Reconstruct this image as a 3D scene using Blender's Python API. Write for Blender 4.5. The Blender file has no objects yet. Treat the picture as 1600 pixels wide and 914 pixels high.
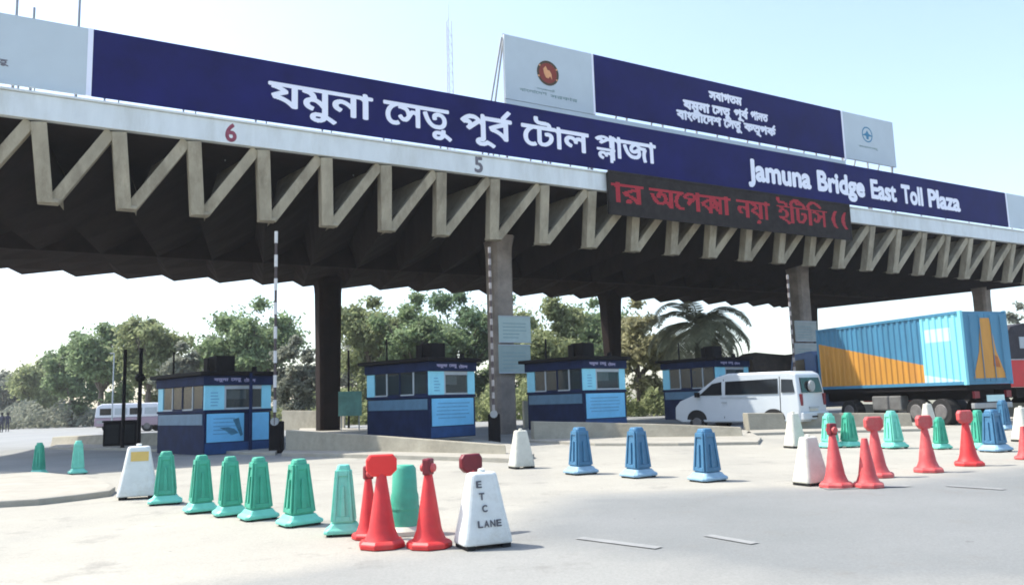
import bpy, math, random
from mathutils import Vector, Matrix
R_ = math.radians
SC = bpy.context.scene
COL = SC.collection

# ------------------------------------------------------------------ camera
FPX, PITCH, ROLL, CH = 1269.1, R_(7.624), R_(1.764), 1.4
FW = Vector((0, math.cos(PITCH), math.sin(PITCH)))
UP0 = Vector((0, -math.sin(PITCH), math.cos(PITCH)))
RT0 = Vector((1, 0, 0))
RT = RT0 * math.cos(ROLL) - UP0 * math.sin(ROLL)
UP = RT0 * math.sin(ROLL) + UP0 * math.cos(ROLL)
CAM = Vector((0, 0, CH))
cd = bpy.data.cameras.new('camera'); cam = bpy.data.objects.new('camera', cd); COL.objects.link(cam)
cd.sensor_width = 36; cd.lens = FPX / 1600 * 36; cd.clip_end = 6000; cd.clip_start = 0.1
mw = Matrix((RT, UP, -FW)).transposed().to_4x4(); mw.translation = CAM
cam.matrix_world = mw
SC.camera = cam
SC.cycles.filter_width = 1.8
# ------------------------------------------------------------------ world, sun, exposure
SUN_EL = 56
SUN_DIR = Vector((-0.96 * math.cos(R_(SUN_EL)), 0.28 * math.cos(R_(SUN_EL)), math.sin(R_(SUN_EL)))).normalized()
W = bpy.data.worlds.new('World'); SC.world = W; W.use_nodes = True
nt = W.node_tree
sky = nt.nodes.new('ShaderNodeTexSky'); sky.sky_type = 'NISHITA'; sky.sun_disc = False
sky.sun_elevation = R_(SUN_EL); sky.sun_rotation = math.atan2(SUN_DIR.x, SUN_DIR.y)
sky.air_density = 1.0; sky.dust_density = 1.8; sky.ozone_density = 1.0
nt.links.new(sky.outputs[0], nt.nodes['Background'].inputs[0])
nt.nodes['Background'].inputs[1].default_value = 0.15
sl = bpy.data.lights.new('sun', 'SUN'); sl.energy = 3.4; sl.angle = R_(0.5); sl.color = (1.0, 0.95, 0.87)
so = bpy.data.objects.new('sun', sl); COL.objects.link(so)
so.rotation_euler = SUN_DIR.to_track_quat('Z', 'Y').to_euler()
vs = SC.view_settings
vs.view_transform = 'Standard'; vs.look = 'None'; vs.gamma = 1; vs.exposure = 1.3

# ------------------------------------------------------------------ picture-to-place helpers
def ray(x, y): return FW + RT * ((x - 800) / FPX) + UP * ((457 - y) / FPX)
def G(x, y, z=0.0):
    d = ray(x, y); return CAM + d * ((z - CH) / d.z)
def Dp(x, y, dist):                       # point at a given forward (Y) distance
    d = ray(x, y); return CAM + d * (dist / d.y)
def hz(x): return 631.9 + (x - 640) * -0.0308 - 0.1

# ------------------------------------------------------------------ materials
MATS = {}
def mat(name, col, rough=0.7, var=0.15, scale=3.0, bump=0.0, metal=0.0, stain=0.0, stain_col=(0.1, 0.08, 0.06), emit=0, spec=0.4, fine=0.0, stretch=None):
    if name in MATS: return MATS[name]
    m = bpy.data.materials.new(name); m.use_nodes = True; MATS[name] = m
    n = m.node_tree; b = n.nodes['Principled BSDF']
    b.inputs['Roughness'].default_value = rough; b.inputs['Metallic'].default_value = metal
    b.inputs['Specular IOR Level'].default_value = spec
    tc = n.nodes.new('ShaderNodeTexCoord')
    src = tc.outputs['Object']
    if stretch:
        mp = n.nodes.new('ShaderNodeMapping'); mp.inputs['Scale'].default_value = stretch
        n.links.new(src, mp.inputs[0]); src = mp.outputs[0]
    nz = n.nodes.new('ShaderNodeTexNoise'); nz.inputs['Scale'].default_value = scale
    nz.inputs['Detail'].default_value = 6; nz.inputs['Roughness'].default_value = 0.65
    n.links.new(src, nz.inputs['Vector'])
    rp = n.nodes.new('ShaderNodeValToRGB')
    a = [max(0, c * (1 - var)) for c in col]; c2 = [min(1, c * (1 + var)) for c in col]
    rp.color_ramp.elements[0].position = 0.3; rp.color_ramp.elements[1].position = 0.7
    rp.color_ramp.elements[0].color = (*a, 1); rp.color_ramp.elements[1].color = (*c2, 1)
    n.links.new(nz.outputs[0], rp.inputs[0])
    out = rp.outputs[0]
    if stain > 0:
        n2 = n.nodes.new('ShaderNodeTexNoise'); n2.inputs['Scale'].default_value = scale * 0.45
        n2.inputs['Detail'].default_value = 8; n2.inputs['Roughness'].default_value = 0.75
        n.links.new(src, n2.inputs['Vector'])
        r2 = n.nodes.new('ShaderNodeValToRGB'); r2.color_ramp.elements[0].position = 0.48; r2.color_ramp.elements[1].position = 0.72
        r2.color_ramp.elements[1].color = (stain, stain, stain, 1)
        n.links.new(n2.outputs[0], r2.inputs[0])
        mx = n.nodes.new('ShaderNodeMix'); mx.data_type = 'RGBA'
        n.links.new(r2.outputs[0], mx.inputs[0]); n.links.new(out, mx.inputs[6]); mx.inputs[7].default_value = (*stain_col, 1)
        out = mx.outputs[2]
    n.links.new(out, b.inputs['Base Color'])
    if bump > 0:
        n3 = n.nodes.new('ShaderNodeTexNoise'); n3.inputs['Scale'].default_value = scale * 8; n3.inputs['Detail'].default_value = 4
        n.links.new(src, n3.inputs['Vector'])
        bp = n.nodes.new('ShaderNodeBump'); bp.inputs['Strength'].default_value = bump; bp.inputs['Distance'].default_value = 0.02
        n.links.new(n3.outputs[0], bp.inputs['Height']); n.links.new(bp.outputs[0], b.inputs['Normal'])
    if emit:
        b.inputs['Emission Color'].default_value = (*col, 1); b.inputs['Emission Strength'].default_value = emit
    return m

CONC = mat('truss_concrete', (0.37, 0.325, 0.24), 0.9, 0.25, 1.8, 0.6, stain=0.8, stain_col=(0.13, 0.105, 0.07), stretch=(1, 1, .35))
SOFF = mat('shade_dark_concrete', (0.019, 0.013, 0.012), 0.95, 0.35, 0.8, 0.4, spec=0.1, stain=0.5, stain_col=(0.010, 0.008, 0.008))  # near-black base colour holds the shade under the roof
FASC = mat('fascia_paint', (0.70, 0.73, 0.72), 0.7, 0.08, 1.5, 0.1, stain=0.5, stain_col=(0.42, 0.42, 0.36), stretch=(1, 1, .25))
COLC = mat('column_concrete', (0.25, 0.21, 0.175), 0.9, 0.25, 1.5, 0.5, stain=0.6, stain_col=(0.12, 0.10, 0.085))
NAVY = mat('banner_navy', (0.0075, 0.0095, 0.088), 0.6, 0.25, 0.5, spec=0.12)
BWHT = mat('banner_white', (0.52, 0.58, 0.60), 0.55, 0.06, 0.5)
LETT = mat('lettering_white', (0.85, 0.85, 0.92), 0.5, 0.02)
STEEL = mat('grey_steel', (0.30, 0.31, 0.31), 0.5, 0.15, 4, metal=0.3)
DARK = mat('dark_metal', (0.008, 0.007, 0.008), 0.7, 0.3, 4, spec=.12)
LEDB = mat('led_board', (0.030, 0.026, 0.025), 0.8, 0.3, 3, spec=0.1)
LEDR = mat('led_red', (0.42, 0.015, 0.03), 0.6, 0.1, 3, emit=0.08)
BNAVY = mat('booth_navy', (0.009, 0.018, 0.055), 0.7, 0.3, 2.5, spec=.12)
BBLUE = mat('booth_blue', (0.15, 0.46, 0.70), 0.5, 0.10, 2.0)
BCYAN = mat('booth_cyan', (0.24, 0.60, 0.72), 0.5, 0.10, 2.0)
BSTEEL = mat('booth_band', (0.07, 0.16, 0.24), 0.5, 0.2, 2.0)
GREYP = mat('grey_paint', (0.36, 0.40, 0.42), 0.5, 0.1, 3)
MINT = mat('board_mint', (0.38, 0.47, 0.44), 0.6, 0.08, 2, stain=0.2, stain_col=(0.25, 0.3, 0.28))
def glass(name, col, alpha=1.0):
    m = mat(name, col, 0.12, 0.05, 1, spec=0.4)
    m.node_tree.nodes['Principled BSDF'].inputs['Alpha'].default_value = alpha
    return m
GLASS = glass('window_glass', (0.012, 0.014, 0.016))
WALLC = mat('barrier_concrete', (0.30, 0.28, 0.22), 0.9, 0.2, 1.2, 0.5, stain=0.6, stain_col=(0.15, 0.13, 0.095))
KERB = mat('kerb_concrete', (0.30, 0.285, 0.24), 0.9, 0.12, 2, 0.4, stain=0.4, stain_col=(0.25, 0.22, 0.17))
GREEN = mat('plastic_green', (0.050, 0.34, 0.225), 0.5, 0.16, 4, 0.1, stain=0.7, stain_col=(0.10, 0.26, 0.19))
GREENL = mat('plastic_green_faded', (0.16, 0.55, 0.42), 0.5, 0.12, 5, stain=0.3, stain_col=(0.2, 0.4, 0.33))
BLUE = mat('plastic_blue', (0.045, 0.15, 0.26), 0.45, 0.15, 5, stain=0.3, stain_col=(0.1, 0.17, 0.26))
WHITE = mat('plastic_white', (0.62, 0.64, 0.61), 0.5, 0.10, 4, 0.05, stain=0.7, stain_col=(0.36, 0.33, 0.26))
WORN = mat('plastic_white_worn', (0.55, 0.54, 0.46), 0.6, 0.12, 5, 0.05, stain=0.6, stain_col=(0.26, 0.24, 0.16))
RED = mat('cone_red', (0.56, 0.03, 0.03), 0.5, 0.14, 5, stain=0.75, stain_col=(0.35, 0.06, 0.05))
REDP = mat('cone_red_faded', (0.50, 0.065, 0.065), 0.55, 0.14, 5, stain=0.7, stain_col=(0.45, 0.2, 0.17))
DRED = mat('lamp_dark_red', (0.16, 0.012, 0.02), 0.4, 0.2, 6)
RUBBER = mat('rubber', (0.014, 0.014, 0.014), 0.85, 0.2, 6)
SKIDB = mat('ink_black', (0.10, 0.10, 0.11), 0.8, 0.2, 6)

# ------------------------------------------------------------------ mesh builder
class MB:
    def __init__(s): s.v = []; s.f = []; s.mi = []
    def add(s, vs_, fs, mi=0):
        o = len(s.v); s.v += [tuple(p) for p in vs_]; s.f += [[o + i for i in f] for f in fs]; s.mi += [mi] * len(fs); return s
    def box(s, x0, x1, y0, y1, z0, z1, mi=0):
        return s.add([(x0,y0,z0),(x1,y0,z0),(x1,y1,z0),(x0,y1,z0),(x0,y0,z1),(x1,y0,z1),(x1,y1,z1),(x0,y1,z1)],
                     [(0,3,2,1),(4,5,6,7),(0,1,5,4),(1,2,6,5),(2,3,7,6),(3,0,4,7)], mi)
    def loft(s, rings, cap=True, mi=0):     # rings: lists of equal length
        n = len(rings[0]); o = []
        for r in rings: o += list(r)
        fs = []
        for k in range(len(rings) - 1):
            for i in range(n):
                j = (i + 1) % n
                fs.append((k*n+i, k*n+j, (k+1)*n+j, (k+1)*n+i))
        if cap:
            fs.append(tuple(reversed(range(n)))); fs.append(tuple((len(rings)-1)*n + i for i in range(n)))
        return s.add(o, fs, mi)
    def beam(s, a, b, w, d, updir=(0,1,0), mi=0):     # box section from a to b, d measured along updir
        a = Vector(a); b = Vector(b); t = (b - a).normalized(); q = Vector(updir); q = (q - t * q.dot(t)).normalized(); p = t.cross(q)
        def ring(c): return [c + p*w/2*i + q*d/2*j for i, j in ((-1,-1),(1,-1),(1,1),(-1,1))]
        return s.loft([ring(a), ring(b)], mi=mi)
    def tube(s, a, b, r, r2=None, n=10, mi=0):
        a = Vector(a); b = Vector(b); t = (b - a).normalized(); q = t.orthogonal().normalized(); p = t.cross(q); r2 = r if r2 is None else r2
        ring = lambda c, rr: [c + (p*math.cos(k*2*math.pi/n) + q*math.sin(k*2*math.pi/n))*rr for k in range(n)]
        return s.loft([ring(a, r), ring(b, r2)], mi=mi)
    def lathe(s, prof, n=20, c=(0,0,0), mi=0):        # prof: (r, z)
        return s.loft([[(c[0]+r*math.cos(k*2*math.pi/n), c[1]+r*math.sin(k*2*math.pi/n), c[2]+z) for k in range(n)] for r, z in prof], mi=mi)
    def prism(s, poly, axis, a0, a1, mi=0):           # poly of 2-D points extruded along axis 'x','y','z'
        def P(p, a): return {'x': (a, p[0], p[1]), 'y': (p[0], a, p[1]), 'z': (p[0], p[1], a)}[axis]
        return s.loft([[P(p, a0) for p in poly], [P(p, a1) for p in poly]], mi=mi)
    def build(s, name, m, parent=None, bevel=0, smooth=False, seg=2):
        me = bpy.data.meshes.new(name); me.from_pydata(s.v, [], s.f)
        for mm in (m if isinstance(m, (list, tuple)) else [m]): me.materials.append(mm)
        for p, i in zip(me.polygons, s.mi): p.material_index = i
        import bmesh
        bm = bmesh.new(); bm.from_mesh(me); bmesh.ops.recalc_face_normals(bm, faces=bm.faces); bm.to_mesh(me); bm.free()
        if smooth:
            for p in me.polygons: p.use_smooth = True
            try: me.set_sharp_from_angle(angle=R_(40))
            except Exception: pass
        o = bpy.data.objects.new(name, me); COL.objects.link(o)
        if parent: o.parent = parent
        if bevel:
            b = o.modifiers.new('bevel', 'BEVEL'); b.width = bevel; b.segments = seg; b.limit_method = 'ANGLE'; b.angle_limit = R_(35)
        return o
def thing(name, label, cat, loc=(0,0,0), rz=0, group=None):
    o = bpy.data.objects.new(name, None); o.empty_display_size = 0.3; COL.objects.link(o)
    o.location = loc; o.rotation_euler = (0, 0, rz); return tag(o, label, cat, group)
def tag(o, label, cat, group=None):
    o['label'] = label; o['category'] = cat
    if group: o['group'] = group
    return o
def struct(o): o['kind'] = 'structure'; return o
def copy_thing(root, loc, rz, label, sc=(1,1,1), swap=None):
    r = root.copy(); COL.objects.link(r); r.location = loc; r.rotation_euler = (0, 0, rz); r.scale = sc; r['label'] = label
    def rec(src, dst):
        for ch in list(src.children):
            c = ch.copy(); COL.objects.link(c); c.parent = dst; rec(ch, c)
    rec(root, r)
    return r

# ------------------------------------------------------------------ lettering: glyph outlines filled by scan line
def outline(text, bold=0.0):
    cu = bpy.data.curves.new('tmp', 'FONT'); cu.body = text; cu.fill_mode = 'NONE'; cu.resolution_u = 5
    o = bpy.data.objects.new('tmp', cu); COL.objects.link(o)
    dg = bpy.context.evaluated_depsgraph_get(); dg.update()
    ev = o.evaluated_get(dg); me = ev.to_mesh()
    E = [((me.vertices[e.vertices[0]].co.x, me.vertices[e.vertices[0]].co.y), (me.vertices[e.vertices[1]].co.x, me.vertices[e.vertices[1]].co.y)) for e in me.edges]
    ev.to_mesh_clear(); bpy.data.objects.remove(o); bpy.data.curves.remove(cu)
    return E
def bbox(E):
    xs = [p[0] for e in E for p in e]; ys = [p[1] for e in E for p in e]; return min(xs), max(xs), min(ys), max(ys)
def spans_at(elems, y):
    iv = []
    for E in elems:
        c = []
        for (x0, y0), (x1, y1) in E:
            if (y0 <= y) != (y1 <= y):
                c.append((x0 + (y - y0) / (y1 - y0) * (x1 - x0), 1 if y1 > y0 else -1))
        c.sort(); w = 0
        for i, (x, s_) in enumerate(c):
            if w == 0: st = x
            w += s_
            if w == 0: iv.append((st, x))
    iv.sort(); out = []
    for a, b in iv:
        if out and a <= out[-1][1] + 1e-6: out[-1][1] = max(out[-1][1], b)
        else: out.append([a, b])
    return out
def xf(E, dx=0, dy=0, sx=1, sy=1): return [((a*sx+dx, b*sy+dy), (c*sx+dx, d*sy+dy)) for (a, b), (c, d) in E]
def stroke(x0, y0, x1, y1, w):
    dx, dy = x1-x0, y1-y0; l = math.hypot(dx, dy); nx, ny = -dy/l*w/2, dx/l*w/2
    p = [(x0+nx,y0+ny),(x0-nx,y0-ny),(x1-nx,y1-ny),(x1+nx,y1+ny)]
    return [(p[i], p[(i+1)%4]) for i in range(4)]
HB = bbox(outline('া'))            # headline top and foot of a plain Bengali bar
WTOP, WBOT = HB[3], HB[2]
def word(spec):
    """spec: list of items; string or (string, dx, dy, sx, sy) in font units placed from the current pen, or ('reph',)"""
    els = []; pen = 0.0
    for it in spec:
        if isinstance(it, str):
            E = outline(it); b = bbox(E); els.append(xf(E, pen)); pen += b[1] - 0.02
        elif it[0] == 'reph':
            els.append(stroke(pen - 0.20, WTOP - 0.03, pen - 0.03, WTOP + 0.20, 0.07))
        elif it[0] == 'stack':       # small upper letter over a small lower one
            E = outline(it[1]); b = bbox(E); w = b[1]
            els.append(xf(E, pen, WTOP * 0.45, 0.95, 0.55)); 
            E2 = outline(it[2]); b2 = bbox(E2)
            els.append(xf(E2, pen + (w - b2[1] * 0.8) * 0.6, -0.18, 0.8, 0.68)); els.append(stroke(pen + w*0.9 - 0.04, -0.1, pen + w*0.9 - 0.04, WTOP - 0.02, 0.075))
            pen += w - 0.02
        elif it[0] == 'over':        # two letters pressed together
            for t, s in ((it[1], 0.0), (it[2], 0.35)):
                E = outline(t); els.append(xf(E, pen + s, 0, 0.85, 1)); w = bbox(E)[1]
            pen += 0.35 + w * 0.85
    return els
def dilate(rows, ry, dy):
    n = int(round(ry / dy)); out = []
    for i in range(len(rows)):
        iv = []
        for k in range(-n, n + 1):
            if 0 <= i + k < len(rows):
                e = math.sqrt(max(0, ry*ry - (k*dy)**2))
                iv += [[a - e, b + e] for a, b in rows[i + k]]
        iv.sort(); o = []
        for a, b in iv:
            if o and a <= o[-1][1]: o[-1][1] = max(o[-1][1], b)
            else: o.append([a, b])
        out.append(o)
    return out
def letter_mesh(mb, els, x0, x1, zt, zb, fy, bold=0.03, rows=60, ref=None, slant=0.0, thick=0.008, y=0.0):
    """words in the x-z plane facing -y; ref = (font y of zt, font y of zb)"""
    bx = [bbox(E) for E in els]; bx0 = min(b[0] for b in bx); bx1 = max(b[1] for b in bx); by0 = min(b[2] for b in bx); by1 = max(b[3] for b in bx)
    t, b_ = ref if ref else (by1, by0)
    kz = (zt - zb) / (t - b_); kx = (x1 - x0) / (bx1 - bx0)
    dy = (by1 - by0 + 2*bold) / rows
    ys = [by0 - bold + (i + .5) * dy for i in range(rows)]
    rr = dilate([spans_at(els, yy) for yy in ys], bold, dy) if bold else [spans_at(els, yy) for yy in ys]
    for yy, r in zip(ys, rr):
        za = zb + (yy - dy/2 - b_) * kz; zc = zb + (yy + dy/2 - b_) * kz
        for a, b in r:
            X0 = x0 + (a - bx0) * kx; X1 = x0 + (b - bx0) * kx
            mb.box(X0, X1, y - thick, y, za, zc)
def dots_mesh(mb, els, x0, x1, zt, zb, pitch, y, ref=None, bold=0.02):
    bx = [bbox(E) for E in els]; bx0 = min(b[0] for b in bx); bx1 = max(b[1] for b in bx); by0 = min(b[2] for b in bx); by1 = max(b[3] for b in bx)
    t, b_ = ref if ref else (by1, by0); kz = (zt - zb) / (t - b_); kx = (x1 - x0) / (bx1 - bx0)
    nz = int((by1 - by0) * kz / pitch) + 1
    for i in range(nz):
        yy = by0 + (i + .5) * pitch / kz
        for a, b in spans_at(els, yy):
            X0 = x0 + (a - bx0) * kx - bold; X1 = x0 + (b - bx0) * kx + bold
            k = math.ceil(X0 / pitch)
            while k * pitch < X1:
                c = k * pitch; z = zb + (yy - b_) * kz; h = pitch * 0.40
                mb.add([(c-h, y, z-h), (c+h, y, z-h), (c+h, y, z+h), (c-h, y, z+h)], [(0,1,2,3)]); k += 1

# ================================================================== GROUND
def ground_mat(name, c1, c2, c3, sc=0.25):
    m = bpy.data.materials.new(name); m.use_nodes = True; n = m.node_tree; b = n.nodes['Principled BSDF']
    b.inputs['Roughness'].default_value = 0.92; b.inputs['Specular IOR Level'].default_value = 0.2
    tc = n.nodes.new('ShaderNodeTexCoord')
    def noise(s, d, r=0.6, st=None):
        v = tc.outputs['Object']
        if st:
            mp = n.nodes.new('ShaderNodeMapping'); mp.inputs['Scale'].default_value = st; mp.inputs['Rotation'].default_value = (0, 0, R_(-25)); n.links.new(v, mp.inputs[0]); v = mp.outputs[0]
        t = n.nodes.new('ShaderNodeTexNoise'); t.inputs['Scale'].default_value = s; t.inputs['Detail'].default_value = d; t.inputs['Roughness'].default_value = r
        n.links.new(v, t.inputs['Vector']); return t.outputs[0]
    def ramp(x, p0, p1, a, c):
        r = n.nodes.new('ShaderNodeValToRGB'); r.color_ramp.elements[0].position = p0; r.color_ramp.elements[1].position = p1
        r.color_ramp.elements[0].color = (*a, 1); r.color_ramp.elements[1].color = (*c, 1); n.links.new(x, r.inputs[0]); return r.outputs[0]
    def mix(f, a, c, mode='MIX'):
        x = n.nodes.new('ShaderNodeMix'); x.data_type = 'RGBA'; x.blend_type = mode
        if isinstance(f, (int, float)): x.inputs[0].default_value = f
        else: n.links.new(f, x.inputs[0])
        n.links.new(a, x.inputs[6])
        if isinstance(c, tuple): x.inputs[7].default_value = (*c, 1)
        else: n.links.new(c, x.inputs[7])
        return x.outputs[2]
    base = ramp(noise(sc, 6), 0.35, 0.65, c1, c2)
    streak = ramp(noise(0.5, 5, 0.6, (1.0, 0.12, 1)), 0.45, 0.7, (0,0,0), (0.75,0.75,0.75))
    x = mix(streak, base, c3)
    fine = ramp(noise(40, 3), 0.3, 0.7, (0.82,)*3, (1.0,)*3)
    x = mix(1.0, x, fine, 'MULTIPLY')
    vor = n.nodes.new('ShaderNodeTexVoronoi'); vor.feature = 'DISTANCE_TO_EDGE'; vor.inputs['Scale'].default_value = 0.35
    wob = n.nodes.new('ShaderNodeMix'); wob.data_type = 'RGBA'; wob.blend_type = 'ADD'; wob.inputs[0].default_value = 0.6
    t = n.nodes.new('ShaderNodeTexNoise'); t.inputs['Scale'].default_value = 1.2; n.links.new(tc.outputs['Object'], t.inputs[0])
    n.links.new(tc.outputs['Object'], wob.inputs[6]); n.links.new(t.outputs[1], wob.inputs[7]); n.links.new(wob.outputs[2], vor.inputs['Vector'])
    crack = ramp(vor.outputs[0], 0.0, 0.012, (0.93,)*3, (1,)*3)
    x = mix(1.0, x, crack, 'MULTIPLY')
    n.links.new(x, b.inputs['Base Color'])
    bp = n.nodes.new('ShaderNodeBump'); bp.inputs['Strength'].default_value = 0.35; bp.inputs['Distance'].default_value = 0.01
    n.links.new(noise(60, 3), bp.inputs['Height']); n.links.new(bp.outputs[0], b.inputs['Normal'])
    return m
M_LAND = ground_mat('dry_earth', (0.20, 0.195, 0.15), (0.26, 0.245, 0.19), (0.17, 0.18, 0.12), 0.08)
M_ASPH = ground_mat('worn_asphalt', (0.155, 0.165, 0.163), (0.19, 0.198, 0.194), (0.14, 0.152, 0.152), 0.3)
M_APR = ground_mat('pale_concrete_apron', (0.27, 0.265, 0.235), (0.315, 0.31, 0.28), (0.245, 0.242, 0.215), 0.35)
M_SLAB = ground_mat('bleached_concrete', (0.235, 0.245, 0.242), (0.275, 0.285, 0.28), (0.21, 0.22, 0.217), 0.2)
def sheet(name, pts, z, m, sub=0):
    mb = MB(); mb.add([(p[0], p[1], z) for p in pts], [tuple(range(len(pts)))])
    return struct(mb.build(name, m))
struct(MB().add([(-2500,-300,0),(2500,-300,0),(2500,3500,0),(-2500,3500,0)], [(0,1,2,3)]).build('ground', M_LAND))
sheet('asphalt_road', [(-90,-12),(120,-12),(160,60),(140,120),(60,75),(-20,60),(-90,210),(-150,260),(-170,60)], 0.004, M_SLAB)
def gp(l, z=0): return [G(x, y, z) for x, y in l]
# the bright concrete apron across the toll lanes
AP = [(-60, 4), (-14, 4.2), (-6, 4.9)] + [tuple(p[:2]) for p in gp([(560, 880), (800, 828), (900, 775), (1100, 768), (1300, 762), (1500, 742), (1700, 722)])] + [(70, 27), (70, 30), (20, 34), (6, 33), (-2, 25), (-8, 22), (-12, 18.4), (-22, 19), (-60, 17)]
AS = [tuple(p[:2]) for p in gp([(800, 832), (905, 777), (1100, 770), (1300, 764), (1500, 744), (1700, 724)])] + [(80, 16), (60, 2), (9, 2), (6, 5.4), (2, 6.4)]
def sdist(px, py, poly):
    d = 1e9; ins = False
    for k in range(len(poly)):
        x0, y0 = poly[k]; x1, y1 = poly[(k+1) % len(poly)]
        dx, dy = x1-x0, y1-y0; t = max(0, min(1, ((px-x0)*dx + (py-y0)*dy) / (dx*dx + dy*dy + 1e-12))); d = min(d, math.hypot(px-x0-t*dx, py-y0-t*dy))
        if (y0 > py) != (y1 > py) and px < (x1-x0)*(py-y0)/(y1-y0) + x0: ins = not ins
    return d if ins else -d
gx = [-32 + .4*k for k in range(190)]; gy = [2 + .25*k for k in range(60)] + [17 + .5*k for k in range(1, 37)]
V = [(x, y, .008) for y in gy for x in gx]; nx = len(gx)
Fq = [(j_*nx+i_, j_*nx+i_+1, (j_+1)*nx+i_+1, (j_+1)*nx+i_) for j_ in range(len(gy)-1) for i_ in range(nx-1)]
me = bpy.data.meshes.new('plaza_paving'); me.from_pydata(V, [], Fq)
for an, poly, fe in (('apron', AP, 1.2), ('lane', AS, 1.7)):
    at_ = me.attributes.new(an, 'FLOAT', 'POINT')
    at_.data.foreach_set('value', [max(0, min(1, .5 + sdist(x, y, poly) / (fe * (.35 + y/14)))) for x, y, _ in V])
M_PAVE = bpy.data.materials.new('plaza_paving'); M_PAVE.use_nodes = True; n = M_PAVE.node_tree; b = n.nodes['Principled BSDF']
b.inputs['Roughness'].default_value = .92; b.inputs['Specular IOR Level'].default_value = .2
tc = n.nodes.new('ShaderNodeTexCoord')
def nz_(sc, det=6, st=None, rot=0, ro=.62):
    v = tc.outputs['Object']
    if st: mp = n.nodes.new('ShaderNodeMapping'); mp.inputs['Scale'].default_value = st; mp.inputs['Rotation'].default_value = (0,0,R_(rot)); n.links.new(v, mp.inputs[0]); v = mp.outputs[0]
    t = n.nodes.new('ShaderNodeTexNoise'); t.inputs['Scale'].default_value = sc; t.inputs['Detail'].default_value = det; t.inputs['Roughness'].default_value = ro; n.links.new(v, t.inputs['Vector']); return t.outputs[0]
def rmp(x, p0, p1, a, c):
    q = n.nodes.new('ShaderNodeValToRGB'); q.color_ramp.elements[0].position = p0; q.color_ramp.elements[1].position = p1
    q.color_ramp.elements[0].color = (*a, 1); q.color_ramp.elements[1].color = (*c, 1); n.links.new(x, q.inputs[0]); return q.outputs[0]
def mx_(f, a, c, mode='MIX'):
    q = n.nodes.new('ShaderNodeMix'); q.data_type = 'RGBA'; q.blend_type = mode
    if isinstance(f, (int, float)): q.inputs[0].default_value = f
    else: n.links.new(f, q.inputs[0])
    for s_, v in ((6, a), (7, c)):
        if isinstance(v, tuple): q.inputs[s_].default_value = (*v, 1)
        else: n.links.new(v, q.inputs[s_])
    return q.outputs[2]
def mask(an):
    a_ = n.nodes.new('ShaderNodeAttribute'); a_.attribute_name = an
    m_ = n.nodes.new('ShaderNodeMath'); m_.operation = 'MULTIPLY_ADD'; n.links.new(nz_(.9, 8), m_.inputs[0]); m_.inputs[1].default_value = 1.1; m_.inputs[2].default_value = -.55
    q = n.nodes.new('ShaderNodeMath'); q.operation = 'ADD'; n.links.new(a_.outputs['Fac'], q.inputs[0]); n.links.new(m_.outputs[0], q.inputs[1])
    return rmp(q.outputs[0], .2, .8, (0,0,0), (1,1,1))
slab_ = rmp(nz_(.25), .35, .65, (.225,.228,.212), (.27,.272,.252))
apr_ = rmp(nz_(.35), .35, .65, (.30,.29,.25), (.35,.338,.29))
asp_ = rmp(nz_(.3), .3, .7, (.165,.175,.170), (.205,.213,.207))
x_ = mx_(mask('lane'), mx_(mask('apron'), slab_, apr_), asp_)
x_ = mx_(rmp(nz_(.35, 6, (1, .13, 1), 62), .5, .78, (0,0,0), (.55,.55,.55)), x_, (.20,.205,.195))      # traffic-polished streaks along the lanes
x_ = mx_(rmp(nz_(1.1, 8, ro=.7), .56, .70, (0,0,0), (.6,.6,.6)), x_, (.17,.165,.15))                  # dirt patches
x_ = mx_(rmp(nz_(5, 3), .70, .76, (0,0,0), (.6,.6,.6)), x_, (.10,.10,.095))                            # oil spots
x_ = mx_(1.0, x_, rmp(nz_(45, 3), .3, .7, (.84,)*3, (1.04,)*3), 'MULTIPLY')
n.links.new(x_, b.inputs['Base Color'])
bp = n.nodes.new('ShaderNodeBump'); bp.inputs['Strength'].default_value = .4; bp.inputs['Distance'].default_value = .01; n.links.new(nz_(60, 3), bp.inputs['Height']); n.links.new(bp.outputs[0], b.inputs['Normal'])
me.materials.append(M_PAVE); o = bpy.data.objects.new('plaza_paving', me); COL.objects.link(o); struct(o)
PAINT = mat('faded_road_paint', (0.225, 0.23, 0.222), 0.8, 0.2, 4, stain=0.9, stain_col=(0.2, 0.21, 0.205))
mb = MB()
for (x0, y0), (x1, y1), wd in (((905, 842), (1030, 858), .13), ((1105, 838), (1180, 851), .12), ((1290, 765), (1420, 760), .2), ((1480, 760), (1570, 766), .14)):
    a = G(x0, y0); b = G(x1, y1); t = (b - a).normalized(); q = Vector((-t.y, t.x, 0)) * wd / 2
    mb.add([a - q, b - q, b + q, a + q], [(0,1,2,3)])
for v in range(len(mb.v)): mb.v[v] = (mb.v[v][0], mb.v[v][1], 0.017)
struct(mb.build('painted_road_marking', PAINT))

# kerbed island at the lower left
isl = [(-60, 742), (60, 745), (130, 752), (170, 764), (180, 770), (172, 776), (120, 783), (60, 790), (-60, 797)]
P = gp(isl, 0.0)
mb = MB(); top = [p + Vector((0, 0, 0.11)) for p in P]; c = sum(P, Vector()) / len(P)
inn = [c + (p - c) * 0.93 + Vector((0, 0, 0.13)) for p in P]
mb.loft([[(p.x, p.y, -0.02) for p in P], [tuple(p) for p in top], [tuple(p) for p in inn]])
struct(mb.build('kerbed_traffic_island', KERB, bevel=0.02))

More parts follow.
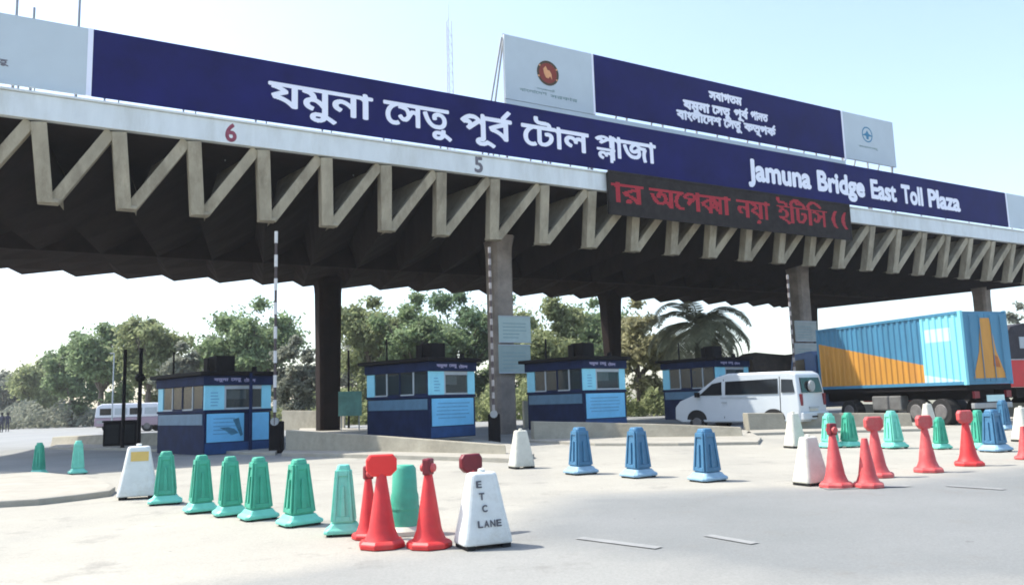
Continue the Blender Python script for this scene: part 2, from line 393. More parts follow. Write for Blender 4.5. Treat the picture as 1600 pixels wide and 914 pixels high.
# ================================================================== CANOPY
AZ = R_(59.8)
O0 = Vector((-15.158, 25.397, 0)); CRZ = math.pi / 2 - AZ
UU = Vector((math.sin(AZ), math.cos(AZ), 0)); VV = Vector((-math.cos(AZ), math.sin(AZ), 0))
def cw(u, v, z): return O0 + UU * u + VV * v + Vector((0, 0, z))       # canopy to world
def F(x, y, off):
    d = ray(x, y); t = (off - (CAM - O0).dot(VV)) / d.dot(VV); q = CAM + d * t - O0; return q.dot(UU), q.z
canopy = thing('toll_canopy', 'long folded concrete toll plaza roof with V-shaped end braces spanning all lanes', 'toll canopy', O0, CRZ)
nodes = [0.25, 2.54, 4.87, 7.2, 9.5, 11.85, 14.2, 16.65, 19.1, 21.6, 24.1, 26.5, 28.95, 31.4, 33.85, 36.2, 38.6, 41.0, 43.4, 45.8, 48.15, 50.5, 52.95, 55.3, 57.7, 60.1]
nodes = [0.25 - 2.35*3, 0.25 - 2.35*2, 0.25 - 2.35] + nodes
YT, ZT, ZB, CO = -0.75, 10.62, 8.2, -0.30
VB = 16.7
tops = [x + CO for x in nodes]
UEND = 62.3
# back points of the folds (the folds run askew to the front edge)
def back(u):
    return min(u + 3.78, 57.6) if u + 3.78 < 52 else 52 + (u + 3.78 - 52) * (57.4 - 52) / (UEND + 3.78 - 52)
plate = MB(); TH = 0.13
prof_f = []; prof_b = []
for i, x in enumerate(nodes):
    prof_f += [(tops[i], YT + .1, ZT - .05), (x, 0.1, ZB + .12)]
    prof_b += [(back(x) + CO - .3, VB, ZB + 0.42), (back(x), VB, ZB + .12)]
prof_f.append((UEND, YT + .1, ZT - .05)); prof_b.append((57.6, VB, ZB + .42))
NS = 8
for i in range(len(prof_f) - 1):
    a, b = Vector(prof_f[i]), Vector(prof_f[i+1]); c_, d = Vector(prof_b[i+1]), Vector(prof_b[i])
    for k in range(NS):
        s0, s1 = k/NS, (k+1)/NS
        p = [a.lerp(d, s0), b.lerp(c_, s0), b.lerp(c_, s1), a.lerp(d, s1)]
        q = [v + Vector((0, 0, TH)) for v in p]
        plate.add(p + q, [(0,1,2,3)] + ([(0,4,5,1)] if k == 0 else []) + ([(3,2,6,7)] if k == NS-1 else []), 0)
        if i % 2: plate.add(q, [(3,2,1,0)], 1)  # lighter upper faces catch front light; undersides have shade in their colour
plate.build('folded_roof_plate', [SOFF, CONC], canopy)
# cross ribs under the folds
for vv_, in ((9.4,),):
    s = vv_ / VB; rib = MB()
    for i in range(1, len(prof_f) - 3, 2):
        v0 = Vector(prof_f[i]).lerp(Vector(prof_b[i]), s); t0 = Vector(prof_f[i+1]).lerp(Vector(prof_b[i+1]), s); v1 = Vector(prof_f[i+2]).lerp(Vector(prof_b[i+2]), s)
        rib.prism([(v0.x, v0.z - .01), (v1.x, v1.z - .01), (t0.x + .1, t0.z - .02)], 'y', v0.y, v0.y + 0.18) if t0.z - v0.z > .3 else None
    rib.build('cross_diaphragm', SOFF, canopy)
# top deck
deck = MB()
deck.add([(tops[0]-.5, YT, ZT+.02), (UEND, YT, ZT+.02), (57.8, VB+.1, ZB+.66), (back(nodes[0])-.6, VB+.1, ZB+.66),
          (tops[0]-.5, YT, ZT+.2), (UEND, YT, ZT+.2), (57.8, VB+.1, ZB+.86), (back(nodes[0])-.6, VB+.1, ZB+.86)],
         [(0,3,2,1),(4,5,6,7),(0,1,5,4),(1,2,6,5),(2,3,7,6),(3,0,4,7)])
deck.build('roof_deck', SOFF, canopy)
# fascia band and numbers painted on it
fa = MB().box(tops[0]-.5, UEND+.1, -1.02, YT-.004, 10.62, 11.42); fo = fa.build('fascia', FASC, canopy, bevel=.02)
cap = MB().box(tops[0]-.5, UEND+.1, -1.10, -0.55, 11.424, 11.50).build('fascia_coping', FASC, canopy, bevel=.02)
NUM = mat('number_paint_red', (0.26, 0.06, 0.09), 0.7, 0.3, 9)
NUMG = mat('number_paint_grey', (0.16, 0.15, 0.17), 0.7, 0.3, 9)
for t, px, m_ in (('6', 361, NUM), ('5', 748, NUMG)):
    u_, z_ = F(px, 208 if t == '6' else 258, -1.03)
    n_ = MB(); letter_mesh(n_, [outline(t)], u_-.17, u_+.17, z_+.32, z_-.30, 0, bold=.03, rows=30, y=-1.024, thick=.006)
    n_.build('painted_number', m_, fo)
# posts and diagonals, one mesh each
for i, x in enumerate(nodes):
    tw = 0.45
    p = MB(); p.beam((x - .02, -0.02, ZB + .02), (tops[i] - .0, YT - .02, ZT), tw, 0.42); p.build('truss_post', CONC, canopy, bevel=.03)
    if i + 1 < len(nodes):
        d = MB(); d.beam((x + .22, 0.05, ZB + .07), (tops[i+1] - .20, YT + .08, ZT - .02), 0.37, 0.42); d.build('truss_diagonal', CONC, canopy, bevel=.03)
        tx = tops[i+1]; k = MB(); D = 2.2
        a = [Vector((x+.30, .12, ZB+.16)), Vector((tx-.22, YT+.30, ZT-.10)), Vector((tx-.22-.75, D, ZT-.12)), Vector((x+.52, D, ZB+.30))]
        k.add(a + [p_ + Vector((.05,0,-.05)) for p_ in a], [(0,3,2,1),(4,5,6,7),(0,1,5,4),(1,2,6,5),(2,3,7,6),(3,0,4,7)]); k.build('added_gradient_plate', CONC, canopy)  # added plate, angled so front light makes a gradient beside the diagonal
    g_ = MB(); g_.prism([(x-.24, ZB-.03), (x+.36, ZB-.03), (x+.42, ZB+.10), (x-.24, ZB+.10)], 'y', -.235, .25); g_.build('truss_foot', CONC, canopy, bevel=.03)
# columns
def column(u, v, w0, w1, ztop, m_=COLC, v2=None):
    c_ = MB(); h0, h1 = w0/2, w1/2
    def ring(h, z):
        k = h * .3
        return [(u-h+k, v-h, z), (u+h-k, v-h, z), (u+h, v-h+k, z), (u+h, v+h-k, z), (u+h-k, v+h, z), (u-h+k, v+h, z), (u-h, v+h-k, z), (u-h, v-h+k, z)]
    c_.loft([ring(h0, -.05), ring(h0, 1.2), ring(h1, ztop - .9), ring(h1*1.05, ztop - .5), ring(h1 * 1.25, ztop)])
    return c_.build('column', m_, canopy, bevel=.03)
column(18.0, 1.9, .95, .98, ZB + .6); column(38.75, 2.9, .95, .95, ZB + .6); column(59.5, 4.1, .95, .95, ZB + .6)
column(14.35, 15.4, 1.15, 1.3, ZB + .5, SOFF); column(34.5, 15.6, .72, 1.25, ZB + .5, SOFF); column(54.6, 15.6, .72, 1.25, ZB + .5, SOFF)  # rear columns take the near-black concrete, shade put into their colour

# floodlights under the roof edge
def floodlight(px, py, label):
    u_, z_ = F(px, py, .6); t = thing('floodlight', label, 'floodlight', cw(u_, .6, z_), CRZ, 'floodlights under the roof edge')
    MB().box(-.22, .22, -.20, .10, -.15, .13).build('housing', BWHT, t, bevel=.02)
    MB().box(-.18, .18, -.215, -.203, -.11, .10).build('lens', LETT, t)
    MB().box(-.02, .02, -.02, .02, .13, 10.45 - z_).build('hanger', STEEL, t)
floodlight(352, 241, 'small pale floodlight below the red number 6'); floodlight(552, 263, 'small grey floodlight between the two painted numbers')
floodlight(740, 277, 'small dim floodlight below the grey number 5')

# ------------------------------------------------------------------ main banner
BY = -0.62
bn = thing('gantry_signboard', 'long navy signboard with big white Bengali and English lettering above the fascia', 'signboard', cw(0, BY, 11.5), CRZ)
def BZ(z): return z - 11.5
zb0, zb1 = 11.74, 14.03
MB().box(1.4, 55.0, -.1, 0, BZ(zb0), BZ(zb1)).build('blue_panel', NAVY, bn)
MB().box(1.24, 1.396, -.11, 0, BZ(zb0), BZ(zb1+.01)).build('white_border', LETT, bn)
MB().box(55.004, 55.16, -.11, 0, BZ(zb0), BZ(zb1+.01)).build('white_border', LETT, bn)
MB().box(-8.2, 1.236, -.1, 0, BZ(zb0), BZ(zb1)).build('white_panel', BWHT, bn)
MB().box(55.164, 62.2, -.1, 0, BZ(zb0), BZ(zb1)).build('white_panel', BWHT, bn)
fr = MB()
x = -8.0
while x < 62:
    fr.box(x-.03, x+.03, .02, .08, BZ(11.5), BZ(14.0)); fr.box(x+.42, x+.46, .3, .34, BZ(11.5), BZ(12.6)); x += 2.45
fr.box(-8.2, 62.2, .08, .13, BZ(12.2), BZ(12.26)); fr.box(-8.2, 62.2, .08, .13, BZ(13.6), BZ(13.66))
fr.build('support_frame', STEEL, bn)
lm = MB()
REF = (WTOP, WBOT)
for spec, p0, p1 in ((['যমুনা'], 421, 581), (['েসতু'], 600, 704), (['পূব', ('reph',)], 720, 798), (['েটাল'], 815, 918), ([('stack', 'প', 'ল'), 'াজা'], 930, 1023)):
    ym = 137 + (p0 - 500) * .167
    letter_mesh(lm, word(spec), F(p0, ym, BY-.1)[0], F(p1, ym + 15, BY-.1)[0], BZ(13.33), BZ(12.36), 0, bold=.024, rows=84, ref=REF, y=-.104)
for w_, p0, p1 in (('Jamuna', 1170, 1268), ('Bridge', 1277, 1351), ('East', 1359, 1400), ('Toll', 1406, 1441), ('Plaza', 1447, 1498)):
    E = [outline(w_)]; b = bbox(outline('B'))
    letter_mesh(lm, E, F(p0, 270, BY-.1)[0], F(p1, 310, BY-.1)[0], BZ(13.36), BZ(12.32), 0, bold=.042, rows=60, ref=(b[3], b[2]), y=-.104)
lm.build('lettering', LETT, bn)
sm = MB(); letter_mesh(sm, [outline('সেতু')], F(-30, 112, BY-.1)[0], F(12, 118, BY-.1)[0], BZ(12.5), BZ(12.3), 0, bold=.03, rows=20, y=-.104)
sm.build('small_caption', NUMG, bn)

# ------------------------------------------------------------------ LED board
ld = thing('led_message_board', 'dark LED message board with red running Bengali text under the blue signboard', 'led board', cw(22, -1.15, 9.55), CRZ)
MB().box(0, 16.3, -.12, .10, 0, 1.92).build('cabinet', LEDB, ld, bevel=.02)
fr = MB().box(-.05, 16.35, -.15, -.124, -.05, .04).box(-.05, 16.35, -.15, -.124, 1.88, 1.97).box(-.05, .04, -.15, -.124, .044, 1.876).box(16.26, 16.35, -.15, -.124, .044, 1.876)
fr.build('frame', LEDB, ld)
rd = MB()
def LX(px, py): return F(px, py, -1.28)[0] - 22
for spec, p0, p1 in ((['ার'], 958, 1007), (['অ', 'েপ', ('over', 'ক', 'ষ'), 'া'], 1016, 1142), (['নয়া'], 1151, 1203), (['ইিটিস'], 1214, 1292), (['(', ], 1298, 1308), (['(', ], 1313, 1323)):
    dots_mesh(rd, word(spec), LX(p0, 310), LX(p1, 340), 1.50, .55, .062, -.1235, ref=REF if spec != ['(', ] else None, bold=.055)
rd.build('lit_dots', LEDR, ld)
MB().box(.3, .42, .104, .5, .2, 1.6).box(8, 8.12, .104, .5, .2, 1.6).box(15.8, 15.92, .104, .5, .2, 1.6).build('mounting_bracket', STEEL, ld)

# ------------------------------------------------------------------ upper signboard
UY = 1.5
us = thing('upper_signboard', 'smaller raised signboard with round seal on its white left end, blue middle', 'signboard', cw(0, UY, 11.4), CRZ)
def UZ(z): return z - 11.4
MB().box(23.42, 41.9, -.1, 0, UZ(15.36), UZ(18.32)).build('blue_panel', NAVY, us)
MB().box(18.35, 23.3, -.1, 0, UZ(15.2), UZ(18.32)).build('white_panel', BWHT, us)
MB().box(23.304, 23.416, -.11, 0, UZ(15.2), UZ(18.33)).build('white_border', LETT, us)
MB().box(41.904, 42.05, -.11, 0, UZ(15.2), UZ(18.33)).build('white_border', LETT, us)
MB().box(42.054, 46.9, -.1, 0, UZ(15.36), UZ(18.32)).build('white_panel', BWHT, us)
MB().box(18.35, 42.0, -.085, -.02, UZ(14.6), UZ(15.18)).build('lower_white_strip', BWHT, us)
fr = MB(); x = 18.4
while x < 47:
    fr.box(x-.04, x+.04, .02, .1, 0, UZ(18.4)); fr.beam((x, .1, UZ(18.1)), (x, 2.6, -.6), .07, .07, (1,0,0)); x += 2.35
fr.beam((18.3, .05, UZ(18.2)), (17.3, .9, 0), .07, .07, (1,0,0))
fr.beam((46.95, .05, UZ(16.8)), (47.2, .9, 0), .07, .07, (1,0,0))
fr.build('support_frame', STEEL, us)
def disc(mb, cx, cz, r, y, n=28, th=.01, r0=0):
    if r0 == 0: mb.loft([[(cx+r*math.cos(k*2*math.pi/n), y, cz+r*math.sin(k*2*math.pi/n)) for k in range(n)], [(cx+r*math.cos(k*2*math.pi/n), y-th, cz+r*math.sin(k*2*math.pi/n)) for k in range(n)]])
    else:
        for k in range(n):
            a, b = k*2*math.pi/n, (k+1)*2*math.pi/n
            mb.add([(cx+r0*math.cos(a), y-th, cz+r0*math.sin(a)), (cx+r*math.cos(a), y-th, cz+r*math.sin(a)), (cx+r*math.cos(b), y-th, cz+r*math.sin(b)), (cx+r0*math.cos(b), y-th, cz+r0*math.sin(b))], [(0,1,2,3)])
sx, sz = F(856, 115, UY - .1); sz -= 11.4
SEALR = mat('seal_red', (0.24, 0.035, 0.02), 0.6, .1, 6); SEALG = mat('seal_gold', (0.75, 0.36, 0.16), 0.6, .1, 6); SEALD = mat('seal_dark', (0.07, 0.045, 0.02), 0.6, .1, 6)
k = MB(); disc(k, sx, sz, .62, -.101, th=.008, r0=.50); se = k.build('seal_ring', SEALD, us)
k = MB(); disc(k, sx, sz, .50, -.101, th=.006); k.build('seal_disc', SEALR, us)
k = MB(); k.prism([(sx-.22,sz-.05),(sx-.26,sz+.18),(sx-.12,sz+.34),(sx-.02,sz+.16),(sx+.10,sz+.14),(sx+.2,sz-.02),(sx+.22,sz-.3),(sx+.12,sz-.14),(sx+.02,sz-.26),(sx-.12,sz-.24)], 'y', -.113, -.108); k.build('seal_map', SEALG, us)
k = MB()
for a in (-.62, -.3, .35, .66):
    disc(k, sx + .56*math.sin(a*math.pi), sz + .56*math.cos(a*math.pi), .05, -.110, 8, .004)
k.build('seal_star', SEALG, us)
GREYT = mat('caption_grey', (0.20, 0.30, 0.30), 0.6, .1, 6)
k = MB()
letter_mesh(k, [outline('গণপ্রজাতন্ত্রী')], sx-.65, sx+.35, sz-.78, sz-.92, 0, bold=.02, rows=14, y=-.104, thick=.004)
letter_mesh(k, [outline('বাংলােদশ')], sx-1.6, sx-.1, sz-.98, sz-1.14, 0, bold=.02, rows=14, y=-.104, thick=.004)
letter_mesh(k, [outline('সরকার')], sx+.1, sx+1.65, sz-1.02, sz-1.18, 0, bold=.02, rows=14, y=-.104, thick=.004)
k.build('small_caption', GREYT, us)
k = MB()
for spec, p0, p1, zc in ((['সবাগতম'], 1108, 1158, 155), (['যমুনা'], 1068, 1108, 168), (['েসতু'], 1113, 1141, 175), (['পূব', ('reph',)], 1147, 1168, 180), (['পানত'], 1173, 1199, 184),
                         (['বাংলােদশ'], 1058, 1126, 186), (['েসতু'], 1131, 1158, 196), (['কতৃপক', ('reph',)], 1163, 1211, 204)):
    u0, z0 = F(p0, zc - 4, UY-.1); u1, _ = F(p1, zc, UY-.1); zm = F((p0+p1)/2, zc, UY-.1)[1] - 11.4
    letter_mesh(k, word(spec), u0, u1, zm+.28, zm-.18, 0, bold=.055, rows=30, ref=REF, y=-.104, thick=.01)
k.build('lettering', LETT, us)
sx, sz = F(1355, 212, UY - .1); sz -= 11.4
EMB = mat('emblem_blue', (0.05, 0.22, 0.36), .6, .1, 6)
k = MB(); disc(k, sx, sz+.05, .5, -.101, th=.006, r0=.42); 
k.prism([(sx-.5,sz-.02),(sx-.15,sz+.12),(sx,sz+.32),(sx+.15,sz+.12),(sx+.5,sz-.02),(sx+.12,sz-.05),(sx+.1,sz-.25),(sx-.1,sz-.25),(sx-.12,sz-.05)], 'y', -.113, -.101); k.build('emblem', EMB, us)
k = MB(); letter_mesh(k, [outline('বাংলােদশ েসতু')], sx-.9, sx+.9, sz-.72, sz-.88, 0, bold=.02, rows=14, y=-.104, thick=.004); k.build('small_caption', GREYT, us)

# thin masts on the roof
def roof_rod(px, py, ytop, off, label):
    u_, z_ = F(px, py, off); z2 = F(px, ytop, off)[1]
    o = MB().tube((0,0,0), (0,0,z2 - 11.0), .05, .04, 8).tube((0,0,0),(0,0,.12), .12, .12, 8).build('roof_rod', STEEL); o.location = cw(u_, off, 10.95)
    tag(o, label, 'rod', 'rods standing above the white left panel')
roof_rod(26, 22, -60, .8, 'thin grey rod leftmost above the white panel end'); roof_rod(53, 28, 10, .8, 'shortest grey rod above the white panel end')
roof_rod(123, 42, -60, .8, 'thin tall rod nearest the blue panel corner')

# ================================================================== BOOTHS
HDRT = mat('header_script', (0.30, 0.28, 0.42), .6, .1, 6)
POST = mat('poster_print', (0.10, 0.28, 0.46), .6, .2, 6)
POSTD = mat('poster_dark_print', (0.04, 0.16, 0.24), .6, .3, 6)
def booth(px, dist, label, a=2.3, b=3.7, H=2.68, rz=45, z0=0.0, right_poster=True, front_post=False, lit_left=True, zoff=0):
    p = Dp(px, 600, dist); t = thing('toll_booth', label, 'toll booth', (p.x, p.y, z0), R_(rz), 'toll booths standing between the lanes')
    rnd = random.Random(int(px))
    MB().box(0, a, 0, b, 0, 1.33).build('lower_wall', BNAVY, t, bevel=.015)
    MB().box(-.03, a+.03, -.03, b+.03, 1.334, 1.42).build('sill_band', BNAVY, t, bevel=.01)
    # lower panels on the camera-right face
    pw = a*.58 if right_poster else a-.10; pf = MB().box(.08, pw, -.022, -.002, .40, 1.30); q = pf.build('poster_panel', BBLUE, t)
    k = MB()
    for r in range(5):
        z = 1.12 - r*.12; x0 = .25 + rnd.random()*.1; k.box(x0, pw - .15 - rnd.random()*.25, -.026, -.023, z, z+.035)
    k.build('poster_print', POST, q)
    if front_post:
        k = MB(); k.prism([(.5,.85),(.75,.72),(.9,.6),(1.15,.66),(1.0,.8),(.8,.86)], 'y', -.028, -.023); k.prism([(.95,1.1),(1.15,1.15),(1.3,.6),(1.22,.55)], 'y', -.028, -.023); k.build('poster_print', POSTD, q)
    if right_poster: MB().box(a*.66, a-.08, -.022, -.002, .40, 1.30).build('poster_panel', BBLUE, t)
    MB().box(.03, a-.03, -.018, -.002, .03, .37).build('skirt_panel', mat('booth_mid_blue', (.02,.06,.16), .6, .25, 2.5, spec=.2), t)
    # steel-blue band on the long side
    MB().box(-.022, -.002, .1, b-.1, .95, 1.30).build('side_band', BSTEEL, t)
    # corner pillars
    for (x0, x1, y0, y1, m_) in ((0, .07, 0, .07, BCYAN), (a-.34, a, 0, .07, BCYAN), (0, .07, b-.42, b, BCYAN), (a-.07, a, b-.07, b, BNAVY)):
        MB().box(x0, x1, y0, y1, 1.424, H-.48).build('corner_post', m_, t)
    # solid light panel next to the corner with a notice on it
    pp = MB().box(.074, .66, 0, .05, 1.424, H-.48).build('window_panel', BCYAN, t)
    k = MB(); [k.box(.2, .5 - rnd.random()*.12, -.006, -.001, z, z+.03) for z in (1.55, 1.65, 1.75, 1.85, 1.95)]; k.build('notice_print', POST, pp)
    w = MB().box(.664, .72, 0, .05, 1.424, H-.48).box(.724, a-.344, 0, .05, 1.424, 1.48).box(.724, a-.344, 0, .05, H-.60, H-.48); wo = w.build('window_frame', GREYP, t)
    MB().box(.724, a-.344, .02, .03, 1.484, H-.604).build('window_pane', GLASSB, wo)
    # roller blind half way in the window
    MB().box(.76, a*.62, .06, .07, 1.75, H-.61).build('window_blind', mat('blind_grey', (.38,.45,.46), .7), wo)
    # side windows with mullions
    n = 4; L0, L1 = .08, b-.43; stp = (L1-L0)/n
    for i in range(n):
        y0 = L0 + i*stp
        fo_ = MB().box(.0, .05, y0, y0+.06, 1.424, H-.48).box(0, .05, y0+.064, y0+stp-.004, 1.424, 1.47).build('side_window', GREYP if i % 2 else BNAVY, t)
        MB().box(.02, .03, y0+.064, y0+stp-.004, 1.474, H-.484).build('window_pane', GLASSB, fo_)
    # rear and right-hand walls
    MB().box(a-.05, a, .074, b-.074, 1.424, H-.48).build('rear_wall', BNAVY, t)
    MB().box(.074, a-.074, b-.06, b-.01, 1.424, H-.48).build('rear_wall', BNAVY, t)
    MB().box(.5, 1.3, .6, 1.1, 1.424, 1.75).build('counter', DARK, t); 
    # header and roof
    hd = MB().box(-.06, a+.06, -.06, b+.06, H-.476, H-.16).build('header_band', BNAVY, t, bevel=.01)
    k = MB(); letter_mesh(k, word(['যমুনা']) , .28, .75, H-.25, H-.37, 0, bold=.05, rows=20, y=-.064, thick=.004)
    letter_mesh(k, word(['েসতু']), .85, 1.2, H-.25, H-.37, 0, bold=.05, rows=20, y=-.064, thick=.004)
    letter_mesh(k, word(['েটাল']), 1.3, 1.7, H-.25, H-.37, 0, bold=.05, rows=20, y=-.064, thick=.004)
    k.build('header_lettering', HDRT, hd)
    MB().box(-.22, a+.16, -.20, b+.25, H-.156, H-.03).build('roof_slab', DARK, t, bevel=.02)
    ac = MB().box(.65, 1.30, .6, 1.2, H-.03, H+.52).box(.48, .55, .9, 1.2, H-.03, H+.46).box(.6, 1.0, .95, 1.05, H+.05, H+.12).build('rooftop_cooler', DARK, t, bevel=.02)
    MB().tube((1.9,.4,H-.04), (1.9,.4,H+.16), .10, .07).build('rooftop_siren', DARK, t)
    MB().tube((.1,b-1.0,H-.04), (.1,b-1.0,H+.75), .035, .03).build('aerial', DARK, t)
    if front_post: MB().tube((1.42,-.3,0), (1.42,-.3,H-.1), .06, .055).build('front_post', BNAVY, t)
    return t
GLASSB = glass('booth_glass', (0.05, 0.07, 0.075), 0.45)
B1 = booth(320, 26.0, 'leftmost blue toll booth with a navy post before its window', front_post=True)
B2 = booth(671, 26.8, 'blue toll booth behind the striped-pole column, left of it', rz=48, z0=.27, b=3.3, a=2.1, right_poster=False)
B3 = booth(912, 29.5, 'blue toll booth right of the column with mint boards', rz=42, z0=.3, b=3.0, a=2.3, right_poster=False)
B4 = booth(1120, 37.0, 'dark toll booth behind the nose of the white van', rz=38, z0=.3, b=3.2, a=2.4, H=2.85, right_poster=False)

# ================================================================== ISLANDS AND LOW WALLS
def low_wall(pts, label, name='concrete_barrier_wall', thick=.35, m_=WALLC, depth_dir=None, group='low concrete walls along the lane islands'):
    """pts: (px, base y, top y) along the camera-side face"""
    A = []
    for px, yb, yt in pts:
        g = G(px, yb); h = CAM + ray(px, yt) * (g.y / ray(px, yt).y); A.append((g, h.z))
    o = A[0][0].copy(); q = Vector((-.35, .94, 0)) * thick if depth_dir is None else depth_dir
    mb = MB()
    fr_, bk = [], []
    rings = []
    for g, h in A:
        p = g - o; r = p + q
        rings.append([(p.x, p.y, -.02), (p.x + q.x*.12, p.y + q.y*.12, h*.55), (p.x + q.x*.2, p.y + q.y*.2, h), (r.x, r.y, h), (r.x, r.y, -.02)])
    mb.loft(rings)
    w = mb.build(name, m_, bevel=.025); w.location = o
    return tag(w, label, 'barrier wall', group)
low_wall([(446, 709, 672), (570, 711, 679), (680, 714, 687), (792, 717, 695)], 'long low wall before the second booth, ending at a worn white block', depth_dir=Vector((-.1, .45, 0)))
low_wall([(440, 672, 641), (538, 671, 642)], 'short grey concrete block behind the long wall near the first booth', name='concrete_block', depth_dir=Vector((-.1, .8, 0)), group=None)
low_wall([(835, 691, 658), (942, 688, 660), (1060, 687, 663), (1162, 686, 667)], 'low wall behind the three blue barriers', depth_dir=Vector((-.1, .45, 0)))
low_wall([(1172, 676, 645), (1300, 672, 645), (1428, 670, 645)], 'low wall in front of the white van', depth_dir=Vector((-.1, .5, 0)))
low_wall([(1332, 655, 631), (1480, 654, 631), (1640, 652, 628)], 'long low wall in front of the container truck', depth_dir=Vector((-.1, .5, 0)))
low_wall([(78, 697, 683), (130, 697, 681), (262, 700, 676)], 'dark low plinth left of the first booth', name='island_plinth', depth_dir=Vector((-.4, 1.6, 0)), group=None)
low_wall([(820, 668, 626), (884, 665, 627)], 'short grey block beside the third booth', name='concrete_block', depth_dir=Vector((-.1, .7, 0)), group=None)
# stepped kerbs in front of the walls and raised lane islands
def kerb_poly(name, px, h, m_=KERB):
    P = gp(px); mb = MB(); mb.loft([[(p.x, p.y, -.02) for p in P], [(p.x, p.y, h) for p in P]]); return struct(mb.build(name, m_, bevel=.02))
kerb_poly('lane_island_kerb', [(440, 713), (560, 716), (700, 720), (815, 724), (835, 716), (800, 700), (700, 682), (560, 672), (470, 670)], .12)
kerb_poly('lane_island_kerb', [(800, 690), (930, 697), (1060, 697), (1185, 695), (1190, 688), (1160, 672), (1000, 660), (850, 655)], .10)
kerb_poly('lane_island_kerb', [(1165, 681), (1300, 677), (1440, 674), (1445, 666), (1400, 657), (1200, 657)], .10)
kerb_poly('lane_island_kerb', [(1320, 659), (1480, 658), (1660, 655), (1660, 645), (1480, 643), (1330, 645)], .08)
kerb_poly('lane_island_kerb', [(76, 702), (190, 704), (430, 712), (440, 700), (400, 690), (260, 682), (130, 684)], .10)
# dark kiosk on the left plinth
kp = G(160, 701)
kk = thing('control_cabinet', 'black control cabinet on the left plinth, in front of the small bus', 'cabinet', kp, R_(20))
MB().box(0, 1.25, 0, .7, .1, 1.05).build('cabinet_body', DARK, kk, bevel=.03)
MB().box(-.05, 1.3, -.05, .75, 1.054, 1.12).build('cabinet_top', DARK, kk, bevel=.02)
MB().box(.08, .58, -.02, -.003, .2, .95).build('cabinet_door', RUBBER, kk); MB().box(.67, 1.17, -.02, -.003, .2, .95).build('cabinet_door', RUBBER, kk)
def dark_pole(px, yb, yt, label, r=.07, ball=None, dist=None):
    g = G(px, yb) if dist is None else Dp(px, yb, dist); g.z = 0
    h = (CAM + ray(px, yt) * (g.y / ray(px, yt).y)).z
    t = thing('signal_pole', label, 'pole', g, 0, 'dark slim poles beside the lanes')
    MB().tube((0,0,0), (0,0,h), r, r*.9).build('pole', DARK, t, smooth=True); MB().box(-.16,.16,-.16,.16,0,.1).build('base_plate', DARK, t)
    if ball:
        hb = (CAM + ray(px, ball) * (g.y / ray(px, ball).y)).z
        MB().lathe([(.02,-.17),(.13,-.13),(.19,0),(.13,.13),(.02,.17)], 12, (0,-.02,hb)).build('signal_lamp', DARK, t, smooth=True)
dark_pole(191, 703, 546, 'slim black pole left of the one with a round lamp'); dark_pole(216, 704, 544, 'slim black pole carrying a round lamp at mid height', .075, 590)
dark_pole(545, 672, 547, 'slim black pole left of the second booth')

# ------------------------------------------------------------------ striped booms standing upright
STRW = mat('boom_white', (0.62, 0.60, 0.58), .5, .1, 5); STRB = mat('boom_dark', (0.07, 0.05, 0.05), .5, .2, 5)
def boom(px, yb, yt, dist, label, r=.055, n=11, mw_=None):
    g = Dp(px, yb, dist); g.z = 0
    h = (CAM + ray(px, yt) * (g.y / ray(px, yt).y)).z
    t = thing('barrier_boom', label, 'barrier boom', g, 0, 'striped barrier booms raised upright')
    MB().box(-.2, .2, -.18, .18, 0, 1.0).build('boom_housing', DARK, t, bevel=.03)
    mb = MB(); z = .9; k = 0; st = (h - .9) / (2*n)
    while z < h - .01:
        mb.tube((0, -.22, z), (0, -.22, min(h, z + st)), r if k % 2 else r*.8, mi=k % 2, n=10); z += st; k += 1
    mb.build('boom_arm', [STRB, mw_ or STRW], t)
    MB().tube((0,-.26,1.0),(0,-.1,1.0), .13).build('pivot', STEEL, t)
    return t
boom(432, 700, 364, 26.2, 'striped raised boom right of the first booth', n=8)
boom(773, 690, 388, 27.6, 'striped raised boom in front of the column with mint boards', r=.05, n=14, mw_=mat('boom_dusty', (.34,.31,.29), .6, .2, 5))
boom(1245, 660, 430, 35.0, 'striped raised boom before the column behind the van', r=.05, n=14, mw_=mat('boom_dusty', (.34,.31,.29), .6, .2, 5))

# boards fixed on the columns
def column_board(px0, px1, y0, y1, v, label, m_=MINT):
    u0, z1 = F(px0, y0, v); u1, z0 = F(px1, y1, v)
    t = thing('notice_board', label, 'notice board', cw(u0, v, z0), CRZ, 'notice boards hung on the columns')
    b = MB().box(0, u1-u0, -.05, 0, 0, z1-z0).build('board', m_, t, bevel=.01)
    MB().box(0, u1-u0, -.07, -.052, 0, .05).box(0, u1-u0, -.07, -.052, z1-z0-.05, z1-z0).build('board_rim', GREYP, t)
    k = MB(); rr = random.Random(px0)
    n = 5
    for i in range(n):
        z = (z1-z0)*(.18 + .65*i/n); k.box((u1-u0)*.12, (u1-u0)*(.6+.28*rr.random()), -.055, -.051, z, z+.035)
    k.build('printed_lines', GREYT, t)
column_board(778, 829, 493, 536, 1.30, 'pale mint board hung highest on the column with the mint boards'); column_board(778, 829, 538, 583, 1.30, 'greyer mint board just below another on the same column', mat('board_grey_mint', (.27,.34,.32), .6, .08, 2))
column_board(1240, 1277, 501, 534, 2.35, 'grey board hung upper on the column behind the van', mat('board_grey', (.30,.33,.31), .6, .15, 2)); column_board(1240, 1279, 536, 569, 2.35, 'grey board hung lower on the column, just above the van', mat('board_grey_lower', (.34,.36,.33), .6, .15, 2))

